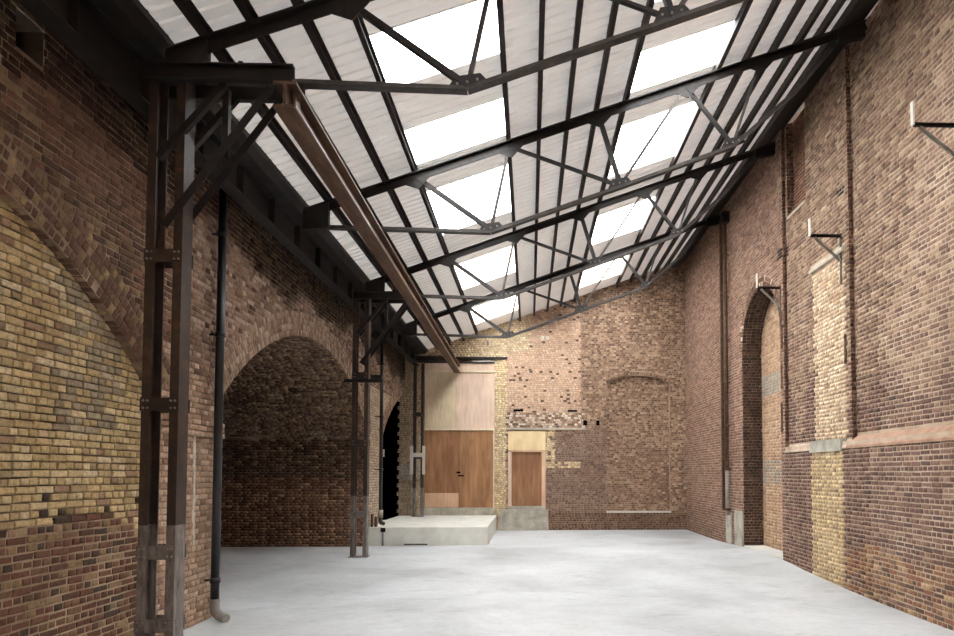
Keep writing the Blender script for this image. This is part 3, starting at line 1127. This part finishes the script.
m = MB()
fb = lambda yy: (lambda s, t: (s, yy + 0.012, t))
roofy = lambda s: roof_z(s) + 0.25
sheet_strip(m, fb(YB), -4.58, DX0, one(-0.1), roofy, 1)
sheet_strip(m, fb(YB), DX0, DX1, one(DZ1), roofy, 1)
sheet_strip(m, fb(YB), DX1, EX0, one(-0.1), roofy, 1)
sheet_strip(m, fb(YB), EX0, EX1, one(EZ1), roofy, 1)
sheet_strip(m, fb(YB), EX0, EX1, one(-0.1), one(EZ0), 1)
sheet_strip(m, fb(YB), EX1, BX0, one(-0.1), roofy, 1)
sheet_strip(m, fb(YB), BX0, BX1, one(-0.1), one(BZ0), 1)
sheet_strip(m, fb(YB), BX0, BX1, blind_top, roofy, 0.12)
sheet_strip(m, fb(YB + 0.16), BX0 - 0.02, BX1 + 0.02, one(BZ0 - 0.02), lambda s: blind_top(s) + 0.02, 0.12)
sheet_strip(m, fb(YB), BX1, 6.2, one(-0.1), roofy, 1)
for x, z0, z1 in ((BX0, BZ0, BZ1), (BX1, BZ0, BZ1), (EX0, EZ0, EZ1), (EX1, EZ0, EZ1), (DX0, DZ0, DZ1), (DX1, DZ0, DZ1)):
    quad(m, (x, YB + bk, z0), (x, YB + bk, z1), (x, YB + 0.25, z1), (x, YB + 0.25, z0))
n = 20
for i in range(n):
    a, b = BX0 + (BX1 - BX0) * i / n, BX0 + (BX1 - BX0) * (i + 1) / n
    quad(m, (a, YB + bk, blind_top(a)), (b, YB + bk, blind_top(b)), (b, YB + 0.19, blind_top(b)), (a, YB + 0.19, blind_top(a)))
# outer skin closes the openings behind the boards
quad(m, (-4.58, YB + 0.5, -0.1), (6.6, YB + 0.5, -0.1), (6.6, YB + 0.5, 10.6), (-4.58, YB + 0.5, 10.6))
quad(m, (-4.58, YB + bk, -0.1), (-4.58, YB + bk, 6.6), (-4.58, YB + 0.5, 6.6), (-4.58, YB + 0.5, -0.1))
wall_back = struct(m.build('wall_back', M_MORT_B), 'gable brick end wall with two boarded doorways and a blind arch')
F = Field()


def spans_back(z):
    x_roof = (z - 0.1 - 6.32) / SLOPE - 3.70
    lo = max(-4.56 - (0.09 if int(math.floor(z / 0.075 + 1e-6)) % 4 < 2 else 0.0), x_roof - 0.2)
    h = []
    if DZ0 < z < DZ1:
        h.append((DX0, DX1))
    if EZ0 < z < EZ1:
        h.append((EX0, EX1))
    if z > BZ0 and z < BZ1:
        h.append((BX0, BX1))
    elif BZ1 <= z < BZ1 + 0.42:
        q = (BR + 0.115) ** 2 - (z - (BZ1 + 0.30 - BR)) ** 2
        if q > 0:
            r_ = min(math.sqrt(q), 1.16)
            h.append((BC - r_, BC + r_))
    if 3.52 < z < 3.60:
        h.append((EX0 - 0.05, 1.94))
    return sub(lo, XR, h)


def spans_blind(z):
    if z < BZ1:
        return [(BX0, BX1)]
    q = BR ** 2 - (z - (BZ1 + 0.30 - BR)) ** 2
    return [(BC - math.sqrt(q), BC + math.sqrt(q))] if q > 0 else []


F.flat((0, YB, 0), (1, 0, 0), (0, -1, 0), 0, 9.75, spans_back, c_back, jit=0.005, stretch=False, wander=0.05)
F.flat((0, YB + 0.16, 0), (1, 0, 0), (0, -1, 0), BZ0, 5.5, spans_blind, c_back, jit=0.006, stretch=False, wander=0.05)
pa = math.asin(1.125 / BR)
F.ring((0, YB, 0), (1, 0, 0), (0, -1, 0), BC, BZ1 + 0.30 - BR, BR, 1, -pa, pa, lambda s, t, k: pick(k, [(170, 140, 110), (150, 120, 94), (130, 100, 78)], [1, 1, 1]), depth=0.16)
F.finish(wall_back, 0)
m = MB()
m.box(BX0 - 0.02, BX1 + 0.02, YB - 0.05, YB + 0.15, 0.60, 0.665)
m.build('blind_arch_sill', M_WHITE, wall_back)['label'] = 'white painted sill under the blind arch'
m = MB()
m.box(-0.84, 1.94, YB - 0.035, YB + 0.03, 3.53, 3.60)
m.build('concrete_lintel', M_STONE, wall_back)['label'] = 'long pale concrete lintel over the small door'
m = MB()
m.box(-3.75, -0.80, YB - 0.07, YB + 0.03, 6.02, 6.09)
m.build('steel_lintel', M_STEEL, wall_back)['label'] = 'dark steel lintel over the tall boarded doorway'
m = MB()
m.box(1.80, 1.835, YB - 0.012, YB + 0.02, 3.62, 8.1)
m.build('plaster_edge', M_PINK, wall_back)['label'] = 'straight pink cement edge beside the smooth brick panel'
for x0, x1, z0, z1 in ((-0.58, -0.24, 4.17, 4.25), (1.33, 1.66, 4.16, 4.23), (1.88, 2.02, 3.68, 3.86), (2.34, 2.46, 3.68, 3.86)):
    m = MB()
    m.box(x0, x1, YB - 0.012, YB + 0.03, z0, z1)
    m.build('socket_shade', M_BLACK, wall_back)  # solid black blocks; the shade inside beam sockets put into the colour
for x in (0.44, 0.61):
    m = MB()
    m.box(x - 0.06, x + 0.06, YB - 0.03, YB, 6.73, 6.85)
    m.build('patress_plate', M_WHITE, wall_back)['label'] = 'small white plate high on the smooth brick panel'

# tall boarded doorway
door_1 = struct(empty('door_1', (-2.48, YB, 0.52), None, None), 'tall double doorway closed with plywood boards at the head of the platform')
for k_ in ('category',):
    if k_ in door_1:
        del door_1[k_]
fy = YB + 0.02


def board(name, x0, x1, z0, z1, mat, root, label=None, y0=None, th=0.02):
    m = MB()
    y = fy if y0 is None else y0
    c = 0.004
    m.add([(x0, y + th, z0), (x1, y + th, z0), (x1, y + th, z1), (x0, y + th, z1), (x0 + c, y, z0 + c), (x1 - c, y, z0 + c), (x1 - c, y, z1 - c), (x0 + c, y, z1 - c)],
          [(4, 5, 6, 7), (0, 1, 5, 4), (1, 2, 6, 5), (2, 3, 7, 6), (3, 0, 4, 7), (0, 3, 2, 1)])
    o = part(m, name, mat, root)
    if label:
        o['label'] = label
    return o


board('plywood_panel', DX0, DX1, 5.60, 5.88, M_PLY_PINK, door_1, 'narrow pink plywood strip over the upper panels')
board('plywood_panel', DX0, -2.62, 3.56, 5.56, M_PLY_PALE, door_1, 'pale speckled board, upper half of the doorway')
board('plywood_panel', -2.61, DX1, 3.56, 5.56, M_PLY_PINK, door_1, 'pinkish plywood panel, upper half of the doorway')
board('door_leaf', DX0, -2.455, 0.78, 3.52, M_PLY_BROWN2, door_1, 'brown plywood leaf with a pale patch at its foot')
board('door_leaf', -2.45, DX1 - 0.04, 0.78, 3.52, M_PLY_BROWN, door_1, 'brown plywood leaf on the side of the yellow pier')
board('patch_board', DX0 + 0.02, -2.50, 0.80, 1.30, M_PLY_PATCH, door_1, 'pale plywood patch low on the brown leaf', YB - 0.0, 0.018)
board('batten', DX0, DX1, 5.54, 5.61, M_BATTEN, door_1, None, YB - 0.02, 0.035)
board('batten', DX0, DX1, 3.50, 3.57, M_BATTEN, door_1, None, YB - 0.02, 0.035)
board('door_jamb', DX1 - 0.05, DX1, 0.70, 3.52, M_BATTEN, door_1, None, YB - 0.02, 0.04)
board('white_panel', -2.05, DX1, 5.93, 6.0, M_WHITE, door_1, 'white strip showing under the steel lintel')
board('head_rail', DX0, DX1, 5.87, 5.93, M_STEEL, door_1, 'dark rail below the steel lintel', YB - 0.03, 0.05)
board('bottom_rail', DX0, DX1, 0.52, 0.79, M_CONC2, door_1, 'stained concrete kerb under the leaves', YB - 0.04, 0.10)
board('lock_plate', -2.58, -2.44, 1.99, 2.05, M_BLACK, door_1, 'black lock plate', YB + 0.005, 0.02)
board('lock_plate', -2.52, -2.32, 1.88, 1.93, M_BLACK, door_1, 'black lock plate', YB + 0.005, 0.02)

door_2 = struct(empty('door_2', (-0.11, YB, 0.74), None, None), 'small brown plywood door with a cream board over it')
if 'category' in door_2:
    del door_2['category']
board('transom_panel', EX0, EX1, 2.80, EZ1 - 0.02, M_PLY_CREAM, door_2, 'cream board above the small door', YB - 0.0)
board('door_leaf', -0.65, 0.42, 0.84, 2.78, M_PLY_BROWN2, door_2, 'red brown plywood door leaf', YB + 0.08)
board('door_jamb', EX0, -0.645, 0.80, 2.80, M_PLY_PINK, door_2, None, YB - 0.0, 0.08)
board('door_jamb', 0.41, EX1, 0.80, 2.80, M_PLY_PATCH, door_2, None, YB - 0.0, 0.08)
board('door_head', EX0, EX1, 2.745, 2.80, M_PLY_PATCH, door_2, None, YB - 0.0, 0.08)
board('door_sill', EX0, EX1, 0.72, 0.84, M_CONC2, door_2, 'rough concrete sill of the small door', YB - 0.02, 0.12)

# ------------------------------------------------------------------ platform and plinth
root = empty('concrete_platform', (-2.75, 20.7, 0), 'raised pale concrete platform in front of the tall boarded doorway', 'platform')
m = MB()
m.box(XL - 0.15, -1.16, 18.20, YB - 0.04, -0.03, 0.525, 0.012)
part(m, 'slab', M_CONC, root)
m = MB()
m.box(-3.43, -2.79, 18.185, 18.203, 0.045, 0.075)
part(m, 'drain_slot', M_BLACK, root)['label'] = 'black slot at the foot of the platform front'
m = MB()
m.box(-4.05, -3.93, 18.13, 18.20, 0.40, 0.51)
m.add([], [])
o = part(m, 'outlet_box', M_BLACK, root)
o['label'] = 'black drain outlet on the platform edge'
m = MB()
m.tube([(-3.99, 18.16, 0.42), (-3.99, 18.16, 0.03)], 0.03, 10)
part(m, 'drain_pipe', M_GREYPIPE, root)['label'] = 'short grey drain pipe on the platform front'
m = MB()
m.box(-1.09, 0.64, YB - 0.16, YB - 0.005, -0.02, 0.735, 0.015)
tag(m.build('concrete_plinth', M_CONC2), 'stained grey concrete plinth below the small brown door', 'plinth')

# ------------------------------------------------------------------ roof: sheets, rooflights, eave and wall plate
ceiling = struct(empty('ceiling', (0, 0, 0), None, None), 'sloping white ribbed sheet roof with two rows of rooflights')
if 'category' in ceiling:
    del ceiling['category']
MOD, Y0 = 1.047, 7.42
XSEG = [-3.70, -1.86, -0.38, 1.58, 3.07, 5.80]
LIGHTS = {0: (1, 3), 2: (1, 3), 4: (1, 3), 5: (1, 3), 8: (1, 3), 9: (1, 3), 12: (1, 3), 13: (1, 3), -4: (1, 3)}
MESH = {}


def sheet_mesh(x0, x1, kind):
    key = (x0, x1, kind)
    if key in MESH:
        return MESH[key]
    m = MB()
    prof = []
    nrib = 6
    p = MOD / nrib
    for r_ in range(nrib):
        y = r_ * p
        prof += [(y, 0), (y + p - 0.046, 0), (y + p - 0.034, 0.026), (y + p - 0.012, 0.026)]
    prof.append((MOD, 0))
    vs = []
    for x in (x0, x1):
        for y, z in prof:
            vs.append((x, y, roof_z(x, z)))
    k = len(prof)
    m.add(vs, [(i, i + 1, k + i + 1, k + i) for i in range(k - 1)])
    o = m.build('roof_sheet' if kind == 0 else 'rooflight', M_SHEET if kind == 0 else M_GLAZE)
    me = o.data
    bpy.data.objects.remove(o)
    MESH[key] = me
    return me


for j in range(-8, 16):
    y = Y0 + j * MOD
    if y > YB + 0.1:
        break
    lit = LIGHTS.get(j, ())
    segs, a = [], 0
    if lit:
        segs = [(XSEG[i], XSEG[i + 1], 1 if i in lit else 0) for i in range(5)]
    else:
        segs = [(XSEG[0], XSEG[5], 0)]
    for x0, x1, kind in segs:
        o = bpy.data.objects.new('roof_sheet' if kind == 0 else 'rooflight', sheet_mesh(x0, x1, kind))
        o.location = (0, y, 0)
        COL.objects.link(o)
        o.parent = ceiling

PX = [-3.25, -2.80, -2.34, -1.87, -0.36, 0.14, 0.61, 1.08, 1.565, 3.09, 3.58, 4.03, 4.46, 4.81]
ORD = ['lowest', 'second', 'third', 'fourth', 'fifth', 'sixth', 'seventh', 'eighth', 'ninth', 'tenth', 'eleventh', 'twelfth', 'thirteenth', 'topmost']
EDGE = {3: ', lower edge of the lower rooflights', 4: ', upper edge of the lower rooflights', 8: ', lower edge of the upper rooflights', 9: ', upper edge of the upper rooflights'}
for i, x in enumerate(PX):
    m = MB()
    zt = roof_z(x, -0.006)
    wd, dp = 0.068, 0.145
    m.channel((x - wd / 2, -1.0, zt - dp / 2), (x - wd / 2, YB - 0.02, zt - dp / 2), wd, dp, 0.012, (0, 0, 1), 1)
    o = m.build('purlin', M_PURLIN)
    tag(o, '%s dark roof purlin counted up from the low eave%s' % (ORD[i], EDGE.get(i, '')), 'purlin', 'purlins under the roof sheets')

# eave girder and gutter
root = empty('eave_girder', (-3.98, 12, 5.75), 'black riveted steel girder and gutter along the low eave', 'girder')
m = MB()
m.ibeam((-3.98, YF, 5.965), (-3.98, YB - 0.05, 5.965), 0.20, 0.43, 0.02, 0.014)
part(m, 'girder', M_STEEL, root)
m = MB()
m.add([(-4.60, YF, 6.42), (-4.55, YF, 6.19), (-3.70, YF, 6.19), (-3.61, YF, 6.28), (-3.61, YF, 6.36), (-3.64, YF, 6.36), (-3.64, YF, 6.30), (-3.71, YF, 6.215), (-4.52, YF, 6.215), (-4.56, YF, 6.42)] +
      [(-4.60, YB, 6.42), (-4.55, YB, 6.19), (-3.70, YB, 6.19), (-3.61, YB, 6.28), (-3.61, YB, 6.36), (-3.64, YB, 6.36), (-3.64, YB, 6.30), (-3.71, YB, 6.215), (-4.52, YB, 6.215), (-4.56, YB, 6.42)],
      [(i, (i + 1) % 10, 10 + (i + 1) % 10, 10 + i) for i in range(10)] + [tuple(range(10))[::-1], tuple(range(10, 20))])
part(m, 'gutter', M_STEEL, root)
for y in np.arange(0.2, 23, 1.09):
    m = MB()
    m.bar((-3.88, y, 5.97), (-3.97, y, 5.97), 0.012, 0.39)
    part(m, 'web_stiffener', M_STEEL, root)
for y in (1.3, 6.78, 12.24, 17.7):
    m = MB()
    m.ibeam((XL - 0.05, y, 6.06), (-3.99, y, 6.06), 0.09, 0.12, 0.012, 0.01)
    part(m, 'tie_beam', M_RUST, root)
m = MB()
zt = roof_z(5.2)
pw = [(5.08, -0.01), (5.08, -0.17), (5.27, -0.17), (5.28, -0.04), (5.64, -0.04), (5.64, -0.01)]
m.add([(x, YF, roof_z(x, o)) for x, o in pw] + [(x, YB, roof_z(x, o)) for x, o in pw],
      [(i, (i + 1) % 6, 6 + (i + 1) % 6, 6 + i) for i in range(6)])
struct(m.build('trim_1', M_PURLIN), 'dark timber wall plate where the roof meets the high wall')


# ------------------------------------------------------------------ trusses
TOPN = [(-3.45, 6.16), (-1.85, None), (-0.35, None), (1.10, None), (2.55, None), (3.79, None), (5.30, None)]
OFF = -0.16
TOP = [(x, roof_z(x, OFF)) for x, _ in TOPN]
BOT = [(-3.30, 5.93), (-0.64, 5.88), (1.45, 6.65), (3.32, 7.36), (4.40, 8.32), (5.0, 9.06)]
LAB = {6.55: 'nearest roof truss, standing on the near bracketed column', 10.52: 'second roof truss from the camera, no column under it',
       14.55: 'third roof truss, standing on the middle bracketed column', 18.72: 'farthest roof truss, close before the brick end wall'}
for ty in (6.55, 10.52, 14.55, 18.72):
    root = empty('roof_truss', (0.8, ty, 5.9), LAB[ty], 'truss', 'steel roof trusses')
    m = MB()
    m.tee((TOP[0][0] - 0.15, ty, roof_z(TOP[0][0] - 0.15, OFF)), (X1 + 0.02, ty, roof_z(X1 + 0.02, OFF)), 0.17, 0.13, 0.018)
    part(m, 'rafter', M_STEEL, root)
    for p, q in zip(BOT[:-1], BOT[1:]):
        m = MB()
        a, b = (p[0], ty, p[1]), (q[0], ty, q[1])
        m.prism([(-0.055, -0.03), (0.055, -0.03), (0.055, -0.018), (0.012, -0.018), (0.012, 0.035), (-0.012, 0.035), (-0.012, -0.018), (-0.055, -0.018)], a, b)
        part(m, 'tie_bar', M_TIE, root)
    webs = [(TOP[1], BOT[1], 0.075), (TOP[2], BOT[1], 0.048), (TOP[2], BOT[2], 0.055), (TOP[3], BOT[2], 0.075), (TOP[4], BOT[2], 0.045), (TOP[4], BOT[3], 0.07), (TOP[5], BOT[3], 0.045)]
    for p, q, sz in webs:
        m = MB()
        a, b = (p[0], ty + 0.02, p[1] - 0.08), (q[0], ty + 0.02, q[1] + 0.02)
        if sz > 0.05:
            m.prism([(-sz / 2, -0.012), (sz / 2, -0.012), (sz / 2, 0.0), (-sz / 2 + 0.012, 0.0), (-sz / 2 + 0.012, sz), (-sz / 2, sz)], a, b)
        else:
            m.bar(a, b, 0.045, sz)
        part(m, 'strut', M_STEEL if sz > 0.05 else M_TIE, root)
    for (x, z) in BOT[1:4]:
        g = plate([(x - 0.22, z - 0.02 - (0.08 if x > 0 else 0)), (x + 0.22, z + 0.08), (x + 0.13, z + 0.17), (x - 0.12, z + 0.13)], ty - 0.006, ty + 0.006)
        gp = part(g, 'gusset_plate', M_STEEL, root)
        for bx_, bz_ in ((-0.10, 0.05), (0.0, 0.07), (0.10, 0.10)):
            mb = MB()
            mb.tube([(x + bx_, ty - 0.02, z + bz_), (x + bx_, ty - 0.004, z + bz_)], 0.014, 6)
            bo = part(mb, 'bolt', M_BOLT, root)
            bo.parent = gp
    for (x, z) in TOP[1:6]:
        g = plate([(x - 0.22, z - 0.10 - SLOPE * 0.22), (x + 0.05, z - 0.26), (x + 0.22, z - 0.10 + SLOPE * 0.1), (x + 0.2, z - 0.02 + SLOPE * 0.2), (x - 0.2, z - 0.02 - SLOPE * 0.2)], ty - 0.006, ty + 0.006)
        part(g, 'gusset_plate', M_STEEL, root)
    m = MB()
    pts = [(-3.62, 5.88), (-3.22, 5.90), (-3.22, roof_z(-3.22, OFF)), (-3.62, roof_z(-3.62, OFF))]
    pl = plate(pts, ty - 0.05, ty + 0.05)
    part(pl, 'end_shoe', M_STEEL, root)
    pl = plate([(5.10, 9.14), (XR, 9.24), (XR, roof_z(XR, OFF)), (5.10, roof_z(5.10, OFF))], ty - 0.06, ty + 0.06)
    part(pl, 'bearing_block', M_STEEL, root)

# crane runway beam hung under the brackets
root = empty('runway_beam', (-2.5, 14.5, 5.6), 'rusty brown steel runway beam hung under the brackets, running to the end wall', 'beam')
pA, pB = Vector((-2.37, 6.30, 5.65)), Vector((-2.56, YB - 0.02, 5.65))
m = MB()
m.prism([(-0.013, -0.10), (0.013, -0.10), (0.013, 0.10), (-0.013, 0.10)], pA, pB)
part(m, 'web', M_RUST, root)
for z0, nm in ((-0.13, 'bottom_flange'), (0.10, 'top_flange')):
    m = MB()
    m.prism([(-0.11, z0), (0.11, z0), (0.11, z0 + 0.03), (-0.11, z0 + 0.03)], pA, pB)
    part(m, nm, M_RUST, root)
m = MB()
m.prism([(0.095, -0.099), (0.112, -0.099), (0.112, -0.131), (0.095, -0.131)], pA, pB)
part(m, 'worn_edge', M_RUSTWORN, root)['label'] = 'bright worn edge of the bottom flange'
for ty in (6.5, 14.7, 22.6):
    m = MB()
    x = pA.x + (pB.x - pA.x) * (ty - 6.3) / 17
    for dx in (-0.05, 0.05):
        m.box(x + dx - 0.012, x + dx + 0.012, ty - 0.07, ty + 0.07, 5.54, 5.84)
    part(m, 'hanger_plate', M_RUST, root)

# ------------------------------------------------------------------ columns with brackets
def column(cx, cy, z0, label, battens, floorz, braces=True, white=False):
    root = empty('steel_column', (cx, cy, floorz), label, 'column', 'bracketed steel columns')
    zt = 6.02 if braces else 5.74
    hw, fl, dp = 0.175, 0.085, 0.19
    for sgn in (-1, 1):
        m = MB()
        x = cx + sgn * hw
        m.channel((x, cy, floorz), (x, cy, zt), fl, dp, 0.014, (0, 1, 0), sgn)
        # keep the legs pointing at each other: the channel helper grows to -side
        part(m, 'channel_post', M_COLUMN, root)
    for zb in battens:
        for yy in (cy - dp / 2 - 0.012, cy + dp / 2):
            m = MB()
            m.box(cx - hw - 0.008, cx + hw + 0.008, yy, yy + 0.012, zb - 0.065, zb + 0.065)
            bp = part(m, 'batten_plate', M_COLUMN, root)
            if yy < cy:
                for bx_ in (-0.15, -0.11, 0.11, 0.15):
                    for bz_ in (-0.035, 0.035):
                        b_ = MB()
                        b_.tube([(cx + bx_, yy - 0.012, zb + bz_), (cx + bx_, yy + 0.002, zb + bz_)], 0.011, 6)
                        bo = part(b_, 'bolt', M_BOLT, root)
                        bo.parent = bp
    m = MB()
    m.box(cx - 0.205, cx + 0.205, cy - 0.13, cy + 0.13, floorz - 0.03, floorz + 0.012)
    part(m, 'base_plate', M_COLUMN, root)
    # cantilever bracket carrying the runway beam
    tip = cx + 1.25
    for yy, sg in ((cy - 0.14, 1), (cy + 0.14, -1)):
        m = MB()
        m.channel((max(cx - 0.22, -3.875), yy, 5.895), (tip, yy, 5.895), 0.07, 0.165, 0.014, (0, 0, 1), sg)
        part(m, 'bracket_beam', M_STEEL, root)
    for dx in (0.35, 0.72):
        m = MB()
        m.box(cx + dx - 0.02, cx + dx + 0.02, cy - 0.15, cy + 0.15, 5.978, 6.03)
        part(m, 'cleat', M_STEEL, root)
    if braces:
        for yy in (cy - 0.125, cy + 0.125):
            m = MB()
            m.angle((cx - 0.02, yy, 4.42), (cx + 0.97, yy, 5.80), 0.075, 0.012, (0, -1, 0))
            part(m, 'brace', M_STEEL, root)
            m = MB()
            m.angle((cx - 0.05, yy, 5.05), (cx + 0.58, yy, 5.81), 0.06, 0.012, (0, -1, 0), True)
            part(m, 'brace', M_STEEL, root)
        m = MB()
        m.box(cx + 0.50, cx + 0.56, cy - 0.03, cy + 0.03, 5.15, 5.82)
        part(m, 'hanger', M_STEEL, root)
    return root


C1 = column(-3.56, 6.55, 0, 'dark bracketed steel column nearest the camera beside the yellow brick filling', (0.55, 1.24, 2.66, 4.11), -0.01)
C2 = column(-3.72, 14.62, 0, 'middle bracketed steel column in front of the dark tunnel mouth', (1.10, 2.66, 4.14), 0.178)
C3 = column(-3.80, 22.62, 0, 'far bracketed steel column on the platform beside the tall boarded doorway', (2.55, 4.0), 0.525, False)
# cross bar on the middle column reaching the pipe
m = MB()
m.box(-4.06, -3.22, 14.49, 14.522, 3.98, 4.055)
part(m, 'cross_bar', M_STEEL, C2)['label'] = 'dark flat bar sticking out toward the rain pipe'
m = MB()
m.box(-3.48, -3.24, 14.45, 14.53, 4.055, 4.14)
part(m, 'clamp_box', M_STEEL, C2)
for x in (-4.005, -3.60):
    m = MB()
    m.box(x - 0.05, x + 0.05, 22.50, 22.512, 1.95, 2.92)
    part(m, 'white_plate', M_WHITE, C3)['label'] = 'white painted plate on the far column'
m = MB()
m.box(-4.03, -3.58, 22.485, 22.50, 2.54, 2.68)
part(m, 'white_cross_plate', M_WHITE, C3)['label'] = 'white painted cross plate on the far column'


# ------------------------------------------------------------------ rain pipes
def collars(root, x, y, r, zs, mat, wall_dir):
    for z in zs:
        m = MB()
        m.tube([(x, y, z - 0.035), (x, y, z + 0.035)], r + 0.012, 14)
        c = part(m, 'collar', mat, root)
        m = MB()
        m.box(min(x, x + wall_dir), max(x, x + wall_dir), y - 0.012, y + 0.012, z - 0.012, z + 0.012)
        part(m, 'pipe_bracket', mat, root)


px, py = -4.26, 9.16
root = empty('rain_pipe', (px, py, 0), 'black rain pipe with a grey shoe on the pier beside the tunnel mouth', 'pipe', 'rain pipes')
m = MB()
m.tube([(px, py, 0.24), (px, py, 6.17)], 0.056, 16)
part(m, 'pipe', M_PIPE, root)
collars(root, px, py, 0.056, (0.55, 3.9, 5.3), M_PIPE, -0.14)
m = MB()
m.tube([(px, py, 0.30), (px, py, 0.20), (px + 0.02, py - 0.01, 0.13), (px + 0.09, py - 0.04, 0.075), (px + 0.20, py - 0.09, 0.05)], [0.066, 0.066, 0.066, 0.064, 0.062], 14)
part(m, 'shoe', M_GREYPIPE, root)['label'] = 'grey angled shoe at the foot of the black pipe'

px, py = -4.22, 18.86
root = empty('rain_pipe', (px, py, 0.525), 'dark rain pipe standing on the platform beside the far arch', 'pipe', 'rain pipes')
m = MB()
m.tube([(px, py, 0.80), (px, py, 6.17)], 0.05, 14)
part(m, 'pipe', M_PIPE, root)
collars(root, px, py, 0.05, (2.1, 3.6, 5.1), M_PIPE, -0.18)
m = MB()
m.tube([(px, py, 0.74), (px, py, 0.96)], 0.072, 14)
part(m, 'socket', M_GALV, root)['label'] = 'pale socket near the foot of the dark pipe'
m = MB()
m.tube([(px, py, 0.78), (px, py, 0.66), (px + 0.03, py - 0.03, 0.60), (px + 0.12, py - 0.08, 0.575)], [0.06, 0.06, 0.058, 0.05], 12)
part(m, 'shoe', M_PIPE, root)

px, py = 5.44, 18.05
root = empty('rain_pipe', (px, py, 0), 'tall rain pipe on the high wall beside the arched niche', 'pipe', 'rain pipes')
m = MB()
m.tube([(px, py, 2.1), (px, py, 9.2)], 0.055, 14)
part(m, 'pipe', M_RUST, root)
m = MB()
m.tube([(px, py, 0.84), (px, py, 2.12)], 0.052, 14)
part(m, 'lower_pipe', M_GREYPIPE, root)['label'] = 'unpainted grey lower length of the pipe'
collars(root, px, py, 0.055, (1.0, 2.1, 3.3, 4.5, 5.7, 6.9, 8.1), M_RUST, 0.12)
m = MB()
m.box(px - 0.09, px + 0.11, py - 0.12, py + 0.12, 9.0, 9.3)
part(m, 'hopper', M_STEEL, root)
# iron rail beside the pipe
m = MB()
m.box(5.47, 5.548, 18.62, 18.70, 0.95, 9.3)
tag(m.build('wall_rail', M_RUST), 'narrow brown iron rail on the high wall behind the tall rain pipe', 'rail')


# ------------------------------------------------------------------ wall brackets
def wall_bracket(y, z, xw, arm, drop, label):
    root = empty('wall_bracket', (xw, y, z), label, 'bracket', 'iron brackets on the high wall')
    t = xw - arm
    m = MB()
    m.angle((t, y, z), (xw, y, z), 0.045, 0.008)
    part(m, 'arm', M_STEEL, root)
    m = MB()
    m.box(t - 0.012, t + 0.012, y - 0.03, y + 0.03, z - 0.02, z + 0.30)
    part(m, 'upright', M_WHITE, root)['label'] = 'white upright at the tip of the bracket'
    m = MB()
    m.angle((t + 0.10, y + 0.02, z - 0.03), (xw - 0.01, y + 0.02, z - drop), 0.04, 0.008)
    part(m, 'brace', M_GALV, root)
    m = MB()
    m.box(xw - 0.014, xw, y - 0.03, y + 0.03, z - drop - 0.45, z + 0.03)
    part(m, 'wall_plate', M_TIE, root)


wall_bracket(8.40, 6.63, X3, 0.66, 0.46, 'iron wall bracket with a white tip on the near panel of the high wall')
wall_bracket(11.64, 6.32, X2, 0.57, 0.45, 'iron wall bracket with a white tip just above the blocked window')
wall_bracket(14.30, 6.12, X1, 0.53, 0.42, 'iron wall bracket with a white tip beside the arched niche')

# ------------------------------------------------------------------ small things
root = empty('pendant_fitting', (-1.21, 18.72, 5.9), 'small white pendant fitting hanging from the farthest truss', 'light')
m = MB()
m.tube([(-1.21, 18.72, 5.90), (-1.21, 18.72, 5.76)], 0.012, 8)
part(m, 'stem', M_WHITE, root)
m = MB()
m.tube([(-1.21, 18.72, 5.78), (-1.21, 18.72, 5.74), (-1.21, 18.72, 5.66), (-1.21, 18.72, 5.63)], [0.02, 0.04, 0.035, 0.01], 10)
part(m, 'holder', M_GALV, root)
root = empty('iron_stub', (-4.26, 18.32, 0.525), 'short rusty iron stub on the platform edge beside the dark pipe', 'stub')
m = MB()
m.box(-4.34, -4.30, 18.26, 18.40, 0.527, 0.88)
part(m, 'post', M_RUST, root)
m = MB()
m.tube([(-4.22, 18.33, 0.527), (-4.22, 18.33, 0.80)], 0.045, 10)
part(m, 'pipe_end', M_RUST, root)
